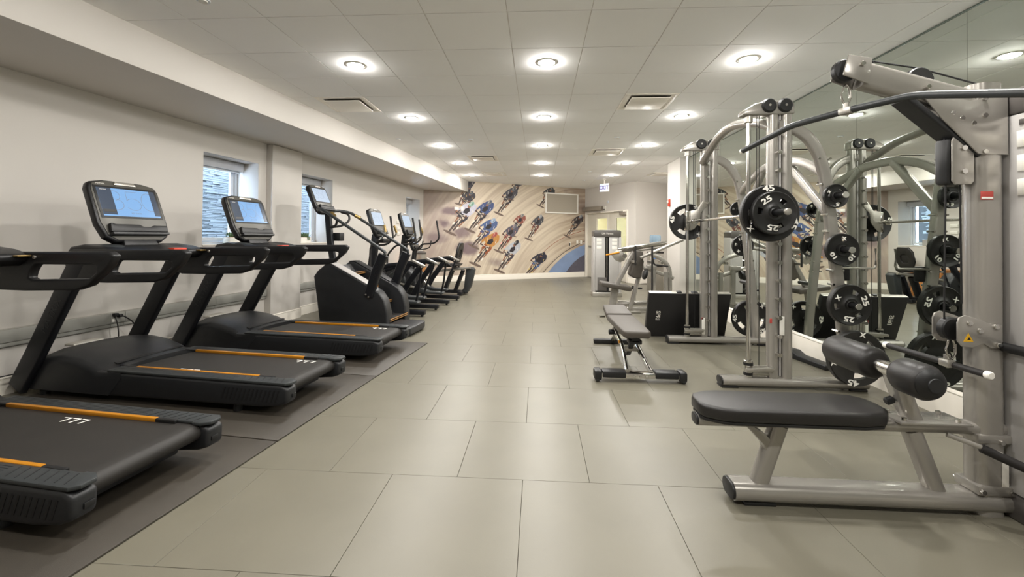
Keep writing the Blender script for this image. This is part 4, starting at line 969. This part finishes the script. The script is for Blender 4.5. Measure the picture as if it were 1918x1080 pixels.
# ------------------------------------------------------------------ weight plates
PL = {}
def plate_mesh(R, th):
    k = (R, th)
    if k in PL: return PL[k]
    n = 72; bm = MB(); b = bm.bm
    rr = [.026, .055, R*.42, R*.53, R*.76, R*.82, R*.965, R]
    yf = [-.5, -.56, -.34, -.30, -.30, -.36, -.5, -.36]       # front height (fraction of th)
    yb = [.5, .5, .34, .30, .30, .34, .5, .36]
    hole = lambda j, i: j == 3 and (i % 24) in range(4, 12 if R > .2 else 9)
    Fv = [[b.verts.new((r*math.cos(2*PI*i/n+.35), th*y, r*math.sin(2*PI*i/n+.35))) for i in range(n)] for r, y in zip(rr, yf)]
    Bv = [[b.verts.new((r*math.cos(2*PI*i/n+.35), th*y, r*math.sin(2*PI*i/n+.35))) for i in range(n)] for r, y in zip(rr, yb)]
    for j in range(len(rr)-1):
        for i in range(n):
            q = (i+1) % n
            if hole(j, i): continue
            b.faces.new((Fv[j][i], Fv[j][q], Fv[j+1][q], Fv[j+1][i])); b.faces.new((Bv[j][q], Bv[j][i], Bv[j+1][i], Bv[j+1][q]))
    for i in range(n):
        q = (i+1) % n
        b.faces.new((Fv[-1][i], Fv[-1][q], Bv[-1][q], Bv[-1][i])); b.faces.new((Fv[0][q], Fv[0][i], Bv[0][i], Bv[0][q]))
        if hole(3, i):
            b.faces.new((Fv[3][i], Fv[3][q], Bv[3][q], Bv[3][i])); b.faces.new((Fv[4][q], Fv[4][i], Bv[4][i], Bv[4][q]))
            if not hole(3, (i-1) % n): b.faces.new((Fv[3][i], Bv[3][i], Bv[4][i], Fv[4][i]))
            if not hole(3, q): b.faces.new((Fv[4][q], Bv[4][q], Bv[3][q], Fv[3][q]))
    PL[k] = bm.mesh('disc', M['iron'], 30); return PL[k]
def plate(lb, c, R, th, num, ang=0, marks=((20, 'n'), (200, 'n'), (120, 'x'), (300, 'x'))):
    """marks: screen angles (degrees, anticlockwise from right) of raised number or x mark"""
    t = thing('weight_plate', lb, 'weight plate', c, group='black rubber weight plates on the smith machine')
    t.rotation_euler = (0, -math.radians(ang), 0)
    link('disc', plate_mesh(R, th), t)
    sz = min(R*.34, .066)
    for a, k in marks:
        ar = math.radians(a-ang) ; r = R*(.875 if R > .2 else .68)
        if R <= .2: sz = R*.36
        o = text(num if k == 'n' else 'X', sz if k == 'n' else sz*.8, M['white'], t, FACE_CAM((r*math.cos(ar), -th*(.50 if R > .2 else .40)-.001, r*math.sin(ar)), ar-PI/2) @ Matrix.Diagonal((1.4 if k == 'n' else 1.1, 1, 1, 1)), ext=.002, bold=.0016, name='number' if k == 'n' else 'emblem')
    mb = MB(); mb.lathe([(.026, -.1*th), (.034, -.62*th), (.04, -.56*th)], (0, 0, 0), (0, 1, 0), 24); part('hub_ring', mb, M['iron'], t)
    return t
plate('large black plate marked 45 on the near end of the bar, behind the 25', (1.865, 3.60, 1.49), .228, .055, '45', 10, ((95, 'n'), (218, 'x'), (335, 'n')))
plate('black plate marked 25 on the near end of the bar, in front of the 45', (1.865, 3.535, 1.49), .172, .05, '25', 0, ((122, 'n'), (262, 'n')))
plate('large black plate marked 45 on the far end of the bar', (1.865, 5.50, 1.49), .225, .055, '45', 60, ((172, 'n'), (310, 'x'), (60, 'n')))
plate('small black plate marked 5, topmost on the near rear upright', (2.50, 3.78, 1.65), .10, .035, '5', 0, ((275, 'n'), (150, 'x')))
plate('black plate marked 10 on the near rear upright, below the 5', (2.55, 3.78, 1.2), .135, .04, '10', 30, ((215, 'n'), (318, 'n'), (85, 'x')))
plate('black plate marked 25 on the near rear upright, between the 10 and the 45', (2.60, 3.77, .74), .170, .055, '25', 15, ((18, 'n'), (262, 'n'), (150, 'x')))
plate('large black plate marked 45 low on the near rear upright, behind the leg rollers', (2.645, 3.76, .30), .228, .06, '45', -20, ((258, 'n'), (80, 'x'), (350, 'n'), (190, 'x')))
plate('small black plate marked 5, topmost on the far rear upright', (2.50, 5.54, 1.65), .10, .035, '5', 0, ((275, 'n'), (40, 'x')))
plate('black plate marked 10 on the far rear upright, half hidden, seen past the bar plates', (2.55, 5.54, 1.2), .130, .04, '10', 0, ((300, 'n'), (230, 'x'), (110, 'n')))
plate('large black plate marked 45 low on the far rear upright', (2.645, 5.54, .30), .225, .055, '45', 40, ((180, 'n'), (310, 'n'), (50, 'x')))

# ------------------------------------------------------------------ lat pulldown and low row machine
YL = 2.20
t = lat = thing('lat_pulldown_machine', 'silver lat pulldown machine with black seat pad, leg rollers and tall post at right', 'weight machine', (0, YL, 0))
mb = MB(); mb.sweep([(.955, 0, .058), (2.21, 0, .058)], rrect(.135, .085, .040, 6)); part('base_beam', mb, M['silver'], t)
mb = MB(); mb.prism(rrect(.128, .078, .038, 6), 0, .014, 'xy', .003, basis((.943, 0, .058), (0, 1, 0), (0, 0, 1))); part('beam_cap', mb, M['black'], t)
part('foot_pad', MB().b(1.0, 1.15, -.05, .05, 0, .018, .004), M['black'], t)
part('post', MB().sweep([(2.128, 0, .0), (2.128, 0, 2.03)], rrect(.13, .11, .045, 6), up=(0, 1, 0)), M['silver'], t)
mb = MB(); mb.sweep([(.79, 0, .392), (2.20, 0, .395)], rrect(.085, .055, .025, 5)); part('seat_beam', mb, M['silver'], t)
part('seat_beam_cap', MB().prism(rrect(.08, .05, .024, 5), 0, .012, 'xy', .003, basis((.780, 0, .392), (0, 1, 0), (0, 0, 1))), M['black'], t)
# pad: tapered nose at the left, rounded at the right
mb = MB()
pl = [(.785, -.05), (.80, -.085), (.87, -.125), (.93, -.135), (1.50, -.14), (1.60, -.12), (1.645, -.07), (1.655, 0), (1.645, .07), (1.60, .12), (1.50, .14), (.93, .135), (.87, .125), (.80, .085), (.785, .05)]
mb.prism(pl, .425, .490, 'xy', .018, seg=4); part('seat_pad', mb, M['vinyl'], t)
mb = MB(); mb.prism([(x*.0+(1.22+(x-1.22)*.985), y*.94) for x, y in pl], .412, .426, 'xy', .003); part('pad_board', mb, M['black'], t)
mb = MB(); mb.sweep([(1.185, 0, .375), (1.09, 0, .09)], rrect(.075, .075, .025, 4), up=(0, 1, 0)); part('leg', mb, M['silver'], t)
mb = MB(); mb.sweep([(1.80, 0, .375), (1.905, 0, .09)], rrect(.075, .075, .025, 4), up=(0, 1, 0)); part('leg', mb, M['silver'], t)
mb = MB(); mb.prism([(1.02, .37), (1.055, .37), (1.10, .345), (1.145, .30), (1.14, .235), (1.115, .235), (1.105, .28), (1.06, .33)], -.03, .03, 'xz', .006); part('gusset', mb, M['silver'], t)
mb = MB(); mb.b(1.70, 2.02, -.075, .075, .42, .432, .004); part('roller_plate', mb, M['silver'], t)
for x, y in ((1.73, -.05), (1.97, -.05), (1.73, .05), (1.97, .05)): part('bolt', MB().cyl((x, y, .43), (x, y, .446), .011, 8), M['chrome'], t)
mb = MB(); mb.sweep([(1.80, 0, .42), (1.735, 0, .60), (1.72, 0, .655)], rrect(.075, .085, .025, 4), up=(0, 1, 0)); part('roller_post', mb, M['silver'], t)
part('adjust_knob', MB().cyl((1.685, 0, .50), (1.72, 0, .515), .018, 16, bev=.005), M['black'], t)
part('roller_axle', MB().cyl((1.705, -.21, .658), (1.705, .39, .658), .022, 18), M['chrome'], t)
part('axle_collar', MB().cyl((1.705, -.05, .658), (1.705, .06, .658), .034, 20, bev=.005), M['chrome'], t)
for a, b_ in ((-.225, -.06), (.075, .40)):
    r = part('foam_roller', MB().lathe([(0, 0), (.05, 0), (.070, .010), (.080, .03), (.080, b_-a-.03), (.070, b_-a-.010), (.05, b_-a), (0, b_-a)], (1.705, a, .658), (0, 1, 0), 36), M['vinyl'], t)
    e = a if a < 0 else b_
    part('roller_cap', MB().lathe([(0, -.018), (.03, -.017), (.052, -.010), (.066, .004), (.066, .012), (0, .012)] if a < 0 else [(0, .018), (.052, .010), (.066, -.004), (.066, -.012), (0, -.012)], (1.705, e, .658), (0, 1, 0), 36), M['black'], r)
    if a < 0: part('cap_badge', MB().lathe([(0, -.022), (.030, -.021), (.033, -.012)], (1.705, e, .658), (0, 1, 0), 30), M['dark'], r)
# top arm
mb = MB(); mb.sweep([(1.575, 0, 2.085), (2.12, 0, 1.925)], rrect(.075, .125, .022, 4)); part('top_arm', mb, M['silver'], t)
mb = MB()
for s in (-1, 1): mb.prism([(1.485, 2.175), (1.595, 2.155), (1.575, 2.03), (1.46, 2.075), (1.465, 2.10)], s*.040, s*.050, 'xz', .004)
part('arm_head', mb, M['silver'], t)
for x, z, r in ((1.495, 2.11, .055), (1.84, 2.055, .065), (1.585, 2.13, .045)): part('pulley', MB().cyl((x, -.018, z), (x, .018, z), r, 26, bev=.005), M['black'], t)
for x, z in ((1.545, 2.125), (1.84, 2.01), (1.99, 1.86), (2.04, 1.835), (1.95, 1.885)): part('bolt', MB().cyl((x, -.062, z), (x, .062, z), .012, 10, bev=.002), M['chrome'], t)
mb = MB(); mb.tube([(1.52, 0, 2.175), (1.84, 0, 2.12), (2.14, 0, 2.03)], .004, 6); part('cable', mb, M['black'], t)
mb = MB()
for s in (-1, 1): mb.prism([(1.80, 1.985), (1.90, 1.97), (2.02, 1.94), (2.10, 1.955), (2.19, 1.99), (2.19, 1.685), (2.06, 1.690), (1.905, 1.85)], s*.052, s*.060, 'xz', .003)
part('gusset_plate', mb, M['silver'], t)
mb = MB(); mb.sweep([(1.76, 0, 1.965), (2.08, 0, 1.69)], rrect(.10, .030, .008, 3)); part('arm_strut', mb, M['dark'], t)
for z in (1.95, 1.87, 1.70): part('bolt', MB().cyl((2.085, -.068, z), (2.085, .068, z), .011, 10), M['chrome'], t)
mb = MB()
mb.prism([(1.955, 1.755), (1.965, 1.778), (2.045, 1.765), (2.055, 1.745), (2.055, 1.565), (2.04, 1.548), (1.97, 1.548), (1.955, 1.565)], -.045, -.036, 'xz', .004); mb.prism([(1.955, 1.755), (1.965, 1.778), (2.045, 1.765), (2.055, 1.745), (2.055, 1.565), (2.04, 1.548), (1.97, 1.548), (1.955, 1.565)], .036, .045, 'xz', .004)
part('floating_pulley_plate', mb, M['silver'], t)
mb = MB(); mb.b(1.94, 2.04, -.034, .034, 1.55, 1.77, .015); part('pulley_block', mb, M['black'], t)
for z in (1.72, 1.61): part('bolt', MB().cyl((2.005, -.055, z), (2.005, .055, z), .012, 10), M['chrome'], t)
part('cable', MB().cyl((1.955, -.0, .90), (1.965, 0, 1.56), .004, 6).cyl((2.035, 0, .98), (2.03, 0, 1.56), .004, 6).cyl((1.96, 0, 1.75), (1.96, 0, 1.90), .004, 6), M['black'], t)
# post details, low pulley bracket
part('warning_sticker', MB().b(2.070, 2.125, -.0575, -.0550, 1.475, 1.515, .0005), M['redlabel'], t)
part('white_sticker', MB().b(2.072, 2.122, -.0590, -.0575, 1.478, 1.488, .0005), M['white'], t)
part('side_label', MB().b(2.155, 2.185, -.0575, -.0550, .12, .26, .001), M['offwhite'], t)
brk = [(1.955, .90), (1.965, .925), (1.99, .935), (2.06, .915), (2.10, .895), (2.15, .895), (2.15, .785), (2.10, .785), (2.07, .805), (2.02, .785), (1.975, .79), (1.955, .815)]
for s in (-1, 1): part('low_pulley_bracket', MB().prism(brk, s*.058, s*.068, 'xz', .004), M['silver'], t)
part('low_pulley', MB().cyl((1.985, -.02, .86), (1.985, .02, .86), .055, 26, bev=.006), M['black'], t)
for x, z in ((2.005, .90), (2.05, .865), (2.12, .885), (2.13, .80)): part('bolt', MB().cyl((x, -.078, z), (x, .078, z), .012, 10, bev=.002), M['chrome'], t)
mb = MB(); mx = FACE_CAM((2.0, -.0685, .825)); mb.prism([(-.022, -.012), (.022, -.012), (0, .028)], 0, .0012, 'xy', 0, mx); part('warning_triangle', mb, M['yellowtri'], t, label='yellow triangular warning sticker')
mb = MB(); mb.prism([(-.008, -.005), (.010, -.002), (.002, .010), (-.002, .003)], .0013, .0018, 'xy', 0, mx); part('triangle_symbol', mb, M['black'], t)
part('base_clamp', MB().b(2.05, 2.205, -.062, .062, .10, .145, .008), M['silver'], t)
for s in (2.065, 2.19): part('bolt', MB().cyl((s, -.072, .12), (s, .072, .12), .011, 10), M['chrome'], t)
part('beam_clamp', MB().b(2.05, 2.205, -.060, .060, .34, .38, .008), M['silver'], t); part('bolt', MB().cyl((2.15, -.07, .35), (2.15, .07, .35), .011, 10), M['chrome'], t)
mb = MB(); mb.cyl((1.92, -.05, .375), (2.08, -.13, .325), .012, 12); part('side_handle', mb, M['silver'], t)
mb = MB(); mb.cyl((2.02, -.10, .34), (2.17, -.18, .275), .020, 16, bev=.004); part('handle_grip', mb, M['foam'], t)
mb = MB(); mb.cyl((2.165, -.205, .277), (2.165, -.165, .277), .030, 18, bev=.004).cyl((2.165, -.21, .277), (2.165, -.16, .277), .014, 14); part('grip_end', mb, M['black'], t)
# weight stack tower
part('stack_shroud', MB().b(2.197, 2.80, -.46, .03, .12, 1.87, .012), M['shroud'], t)
part('stack_cap', MB().prism([(2.195, 1.868), (2.195, 1.985), (2.30, 2.02), (2.79, 2.03), (2.79, 1.868)], -.47, .04, 'xz', .012), M['capgrey'], t)
part('stack_base', MB().b(2.197, 2.79, -.47, .04, 0, .118, .01), M['capgrey'], t)
for z, h in ((1.75, .075), (1.64, .075), (1.53, .075)): part('instruction_card', MB().b(2.194, 2.1975, -.22, -.09, z-h/2, z+h/2, .001), M['white'], t)
part('brand_plate', MB().b(2.194, 2.1975, -.26, -.10, 1.815, 1.84, .001), M['capgrey'], t)
part('side_lever', MB().cyl((2.165, -.055, .79), (2.165, -.46, .79), .022, 18, bev=.004), M['black'], t)
part('lever_bracket', MB().b(2.16, 2.20, -.40, -.34, .75, .83, .006), M['capgrey'], t)

# pulldown bar hanging from the arm, and the low row bar
def carabiner(lb, c, h, w):
    t = thing('carabiner', lb, 'carabiner', c)
    mb = MB(); pts = [(w*.5*math.sin(2*PI*k/20)*(1.0 if math.cos(2*PI*k/20) < 0 else .75), 0, h*.5*math.cos(2*PI*k/20)) for k in range(21)]
    mb.sweep(pts, circ(.0045, 8), up=(0, 1, 0)); part('loop', mb, M['chrome'], t)
    part('gate', MB().cyl((w*.44, 0, -h*.2), (w*.42, 0, h*.2), .006, 10), M['steel'], t); return t
carabiner('steel carabiner under the top pulley arm holding the long bar', (1.505, YL, 1.995), .095, .045)
t = thing('pulldown_bar', 'long black pulldown bar with bent ends hanging under the top arm', 'pulldown bar', (1.505, YL, 1.915))
bp = [(1.305, 2.83, 1.845), (1.40, 2.47, 1.912), (1.505, 2.2, 1.915), (1.625, 1.965, 1.913), (1.745, 1.60, 1.800)]
loc = [Vector(p)-Vector((1.505, YL, 1.915)) for p in bp]
part('bar', MB().tube(loc, .0165, 16, fil=.05), M['graphite'], t)
part('swivel', MB().cyl((0, 0, .0), (0, 0, .038), .012, 14).box((0, 0, -.002), (.035, .06, .034), .008, rot=(0, 0, .4)), M['steel'], t)
for a, b_ in ((0, 1), (-1, -2)):
    d = (loc[a]-loc[b_]).normalized(); part('end_cap', MB().cyl(loc[a]-d*.002, loc[a]+d*.02, .016, 14, bev=.004), M['white'], t)
carabiner('steel carabiner hooked to the low pulley bracket', (1.985, YL+.0, .765), .10, .045)
t = thing('row_bar', 'short black straight bar hanging from the low pulley', 'row bar', (1.985, YL+.02, .69))
part('bar', MB().cyl((-.015, .33, .0), (.02, -.16, -.005), .0155, 16), M['foam'], t)
part('swivel', MB().cyl((0, 0, .0), (0, 0, .04), .013, 14).box((0, 0, 0), (.04, .055, .036), .008), M['steel'], t)
part('end_cap', MB().cyl((-.015, .33, 0), (-.017, .355, 0), .018, 14, bev=.004), M['white'], t); part('end_cap', MB().cyl((.02, -.16, -.005), (.022, -.185, -.005), .018, 14, bev=.004), M['white'], t)

# ------------------------------------------------------------------ adjustable bench
t = thing('adjustable_bench', 'grey padded adjustable bench with wheeled front foot, in the aisle', 'bench', (.915, 0, 0))
mb = MB(); mb.b(-.38, .38, 3.88, 3.98, .035, .085, .012); part('front_foot', mb, M['chrome'], t)
for s in (-1, 1):
    mb = MB(); mb.b(s*.125, s*.335, 3.872, 3.988, .040, .100, .014); part('foot_cover', mb, M['black'], t)
    mb = MB(); mb.b(s*.335, s*.405, 3.865, 3.995, .015, .105, .02); w = part('wheel_housing', mb, M['black'], t)
    part('wheel', MB().cyl((s*.362, 3.90, .033), (s*.392, 3.90, .033), .033, 20, bev=.005), M['graphite'], w)
mb = MB()
for x in (-.055, 0, .055): part('bolt', MB().cyl((x, 3.870, .055), (x, 3.88, .055), .012, 12, bev=.003), M['chrome'], t)
for s in (-1, 1): part('frame_tube', MB().sweep([(s*.105, 3.94, .08), (s*.075, 4.35, .21), (s*.06, 4.85, .27)], rrect(.04, .055, .016, 3)), M['chrome'], t)
part('cross_brace', MB().b(-.08, .08, 4.30, 4.34, .17, .21, .006).b(-.09, .09, 4.78, 4.84, .23, .29, .006), M['steel'], t)
part('spine', MB().sweep([(0, 4.08, .335), (0, 4.85, .335), (0, 5.25, .36)], rrect(.07, .045, .012, 3)), M['black'], t)
part('support_ladder', MB().sweep([(0, 4.18, .32), (0, 4.42, .12)], rrect(.05, .04, .01, 2)).b(-.06, .06, 4.08, 4.2, .29, .33, .008), M['black'], t)
part('rear_leg', MB().sweep([(-.0, 5.30, .04), (0, 4.90, .30)], rrect(.06, .05, .014, 3)), M['chrome'], t)
part('rear_foot', MB().b(-.23, .23, 5.27, 5.34, .0, .055, .012), M['black'], t)
part('knob', MB().cyl((-.14, 4.75, .26), (-.08, 4.75, .26), .028, 16, bev=.005), M['black'], t); part('pop_pin', MB().cyl((-.10, 4.40, .24), (-.085, 4.40, .24), .016, 12), M['orange'], t)
for s in (-1, 1): part('rear_handle', MB().cyl((s*.10, 5.27, .33), (s*.17, 5.27, .33), .018, 14), M['chrome'], t)
mb = MB(); mb.prism([(-.105, 3.99), (.105, 3.99), (.125, 4.03), (.135, 4.30), (.145, 4.86), (-.145, 4.86), (-.135, 4.30), (-.125, 4.03)], .365, .430, 'xy', .018, seg=4); part('back_pad', mb, M['vinyl2'], t)
mb = MB(); mb.prism([(-.145, .0), (.145, .0), (.13, .36), (-.13, .36)], 0, .065, 'xy', .018, basis((0, 4.885, .375), (1, 0, 0), (0, 1, .13)), seg=4); part('seat_pad', mb, M['vinyl2'], t)

# ------------------------------------------------------------------ foam plyo box
M['matv'] = mat('box_vinyl', '#1b1a1b', .5, var=.05, bump=.1)
t = thing('foam_mat', 'large black foam mat panel leaning on edge against the far smith frame', 'mat', (1.91, 5.735, 0), rot=(math.radians(19.5), 0, 0))
part('panel', MB().b(-.505, .505, 0, .075, 0.0, .625, .010, seg=3), M['matv'], t)
part('top_edge', MB().b(-.50, .50, .006, .069, .618, .628, .003), M['steel'], t, label='worn grey top edge')
text('SPRI', .075, M['offwhite'], t, basis((-.37, -.0012, .31), (0, 0, -1), (1, 0, 0)), ext=.0008, bold=.001)
text('SPRI', .075, M['offwhite'], t, basis((-.37, .0762, .31), (0, 0, -1), (-1, 0, 0)), ext=.0008, bold=.001)
part('strap', MB().b(-.16, -.10, .01, .06, .625, .642, .006).b(.02, .10, .01, .06, .625, .639, .006), M['black'], t)
t = thing('foot_wedge', 'long black rubber foot block on the floor by the mirror, behind the 45 plate', 'foot block', (2.83, 4.66, 0), rz=math.radians(10))
part('block', MB().prism([(-.25, .0), (.33, .0), (.36, .03), (.34, .085), (.20, .09), (.12, .055), (-.25, .05)], -.06, .06, 'yz', .012, seg=3), M['black'], t)

# ------------------------------------------------------------------ incline press machine, weight stack tower, cooler
t = thing('chest_press_machine', 'silver plate loaded press machine with charcoal seat and back pads', 'weight machine', (0, 7.60, 0))
mb = MB(); mb.prism([(1.09, .50), (1.10, .525), (1.59, .455), (1.60, .40), (1.57, .375), (1.09, .455)], -.19, .19, 'xz', .016, seg=3); part('seat_pad', mb, M['vinyl2'], t)
mb = MB(); mb.prism([(1.665, 1.075), (1.79, 1.055), (1.80, .80), (1.76, .60), (1.64, .60), (1.58, .65), (1.62, .80)], -.15, .15, 'xz', .02, seg=3); part('back_pad', mb, M['vinyl2'], t)
part('main_strut', MB().sweep([(1.66, 0, 1.04), (1.37, 0, .47), (1.31, 0, .06)], rrect(.085, .085, .025, 4), up=(0, 1, 0)), M['silver'], t)
part('rear_strut', MB().sweep([(1.80, -.02, .90), (1.73, -.02, .55), (1.60, -.02, .06)], rrect(.07, .07, .022, 4), up=(0, 1, 0)), M['silver'], t)
part('seat_post', MB().sweep([(1.33, 0, .44), (1.28, 0, .10)], rrect(.09, .09, .02, 4), up=(0, 1, 0)), M['silver'], t)
part('base_tube', MB().tube([(1.28, .25, .04), (1.40, .18, .09), (1.70, .10, .15), (2.05, .10, .16)], .034, 14, fil=.1), M['silver'], t)
for y in (-.02, .28): part('foot_plate', MB().b(1.22, 1.36, y-.07, y+.07, 0, .03, .006), M['steel'], t)
part('foot_plate', MB().b(1.58, 1.76, -.12, .10, 0, .035, .008), M['steel'], t)
part('base_beam', MB().sweep([(1.25, 0, .06), (2.35, 0, .06)], rrect(.08, .06, .02, 3)), M['silver'], t)
for y in (-.24, .24):
    part('press_arm', MB().tube([(2.42, y, 1.26), (1.83, y, 1.00), (1.72, y, .95)] if y < 0 else [(2.28, y, 1.14), (1.90, y, 1.08), (1.40, y, 1.04)], .026, 14, fil=.06), M['silver'], t)
part('weight_horn', MB().cyl((1.38, -.05, 1.09), (2.20, -.05, 1.21), .026, 16), M['chrome'], t)
part('press_lever', MB().cyl((2.20, .04, 1.20), (1.46, .04, 1.075), .042, 18, bev=.006), M['silver'], t)
part('pivot_plate', MB().prism([(1.26, 1.0), (1.36, 1.06), (1.50, 1.03), (1.50, .90), (1.42, .86), (1.33, .90)], -.07, -.055, 'xz', .004), M['steel'], t)
for y in (-.20, .10): part('pivot_hub', MB().cyl((1.46, y-.03, .98), (1.46, y+.03, .98), .045, 20, bev=.008), M['chrome'], t)
part('lever_grip', MB().cyl((1.17, -.10, .985), (1.40, -.10, 1.035), .014, 12, bev=.003), M['orange'], t, label='orange lever grip')
for x in (1.625, 1.90): part('handle_rod', MB().cyl((x, -.30, .83 if x < 1.7 else .38), (x, -.30, 1.155), .016, 12), M['foam'], t)
part('cross_handle', MB().tube([(1.90, -.30, 1.0), (1.93, -.30, .84), (2.16, -.30, .82)], .014, 12, fil=.04), M['foam'], t)
for x, y in ((1.625, -.30), (1.90, -.30)): part('rod_bracket', MB().b(x-.02, x+.02, y, -.02, .86, .90, .004), M['steel'], t)
t = thing('row_machine', 'silver curved tube row machine standing behind the press machine', 'weight machine', (0, 8.45, 0))
part('curved_tube', MB().tube([(2.12, 0, .99), (2.38, 0, .90), (2.53, 0, .72), (2.54, 0, .04)], .042, 18, fil=.16), M['silver'], t)
part('cross_tube', MB().sweep([(1.96, 0, .74), (2.60, 0, .52)], rrect(.07, .08, .025, 4), up=(0, 1, 0)), M['silver'], t)
part('front_post', MB().sweep([(2.22, -.02, .76), (2.22, -.02, .04)], rrect(.085, .085, .02, 4), up=(0, 1, 0)), M['silver'], t)
part('front_post_head', MB().b(2.09, 2.27, -.07, .05, .68, .77, .012), M['silver'], t)
part('middle_post', MB().sweep([(2.45, -.04, .64), (2.45, -.04, .04)], rrect(.075, .075, .02, 4), up=(0, 1, 0)), M['silver'], t)
part('base_tube', MB().sweep([(1.55, 0, .05), (2.62, 0, .05)], rrect(.08, .06, .02, 3)), M['silver'], t)
part('round_pad', MB().lathe([(0, 0), (.07, 0), (.10, .02), (.10, .06), (.06, .08), (0, .08)], (2.02, -.04, .60), (1, 0, -.3), 24), M['black'], t)
part('pedal', MB().b(1.75, 2.0, -.06, .06, .30, .33, .006).b(1.82, 1.86, -.05, .05, .33, .36, .004), M['black'], t)
part('pedal_stem', MB().cyl((1.87, 0, .05), (1.87, 0, .30), .022, 12), M['silver'], t)
part('roller_knob', MB().cyl((2.36, -.10, .82), (2.36, .10, .82), .03, 16, bev=.006), M['chrome'], t)

t = thing('weight_stack_tower', 'grey selectorised weight stack tower with a dark top cap, left of the doors', 'weight machine', (0, 9.62, 0))
part('side_column', MB().b(1.205, 1.255, -.14, .20, .0, 1.31, .012), M['shroud'], t); part('side_column', MB().b(1.76, 1.81, -.14, .20, .0, 1.31, .012), M['shroud'], t)
part('front_panel', MB().b(1.255, 1.465, -.125, -.10, .13, 1.31, .008), M['shroud'], t); part('front_panel', MB().b(1.545, 1.76, -.125, -.10, .13, 1.31, .008), M['shroud'], t)
part('back_panel', MB().b(1.26, 1.76, .15, .17, .10, 1.31, .004), M['capgrey'], t)
part('cap', MB().prism([(1.215, 1.30), (1.80, 1.30), (1.805, 1.42), (1.78, 1.445), (1.65, 1.455), (1.37, 1.455), (1.24, 1.445), (1.21, 1.42)], -.15, .21, 'xz', .01), M['capgrey'], t)
text('Life Fitness', .055, M['white'], t, FACE_CAM((1.51, -.1515, 1.375)), ext=.0006)
part('base', MB().b(1.19, 1.83, -.16, .22, 0, .10, .01), M['steel'], t)
part('lower_cover', MB().b(1.30, 1.50, -.132, -.124, .13, .42, .004), M['capgrey'], t)
part('guide_slot', MB().b(1.465, 1.545, -.06, -.05, .12, 1.29, 0), M['condark'], t)
part('guide_rod', MB().cyl((1.495, -.075, .12), (1.495, -.075, 1.29), .008, 10).cyl((1.52, -.075, .12), (1.52, -.075, 1.29), .008, 10), M['chrome'], t)
for z in (1.235, 1.155, 1.065):
    for x in (1.335, 1.665):
        part('instruction_card', MB().b(x-.055, x+.055, -.128, -.1255, z-.032, z+.032, .001), M['white'], t)
for k in range(9): part('weight_block', MB().b(1.47, 1.54, -.10, .10, .12+k*.031, .148+k*.031, .003), M['black'], t)
t = thing('water_cooler', 'steel water cooler with an upturned clear blue bottle, beside the pillar', 'water cooler', (2.87, 10.75, 0))
part('cabinet', MB().b(-.16, .16, -.16, .16, 0, .92, .012), M['steel'], t)
part('top_tray', MB().b(-.165, .165, -.165, .165, .92, .955, .012), M['black'], t)
part('bottle', MB().lathe([(.0, 0), (.03, 0), (.04, .03), (.125, .07), (.135, .10), (.135, .20), (.128, .215), (.135, .23), (.135, .37), (.12, .405), (0, .41)], (0, 0, .955), n=32), M['water'], t)
part('tap', MB().b(-.08, -.04, -.20, -.158, .78, .83, .006), M['blueclip'], t); part('tap', MB().b(.04, .08, -.20, -.158, .78, .83, .006), M['redlabel'], t)
part('drip_tray', MB().b(-.12, .12, -.21, -.158, .60, .625, .006), M['black'], t)
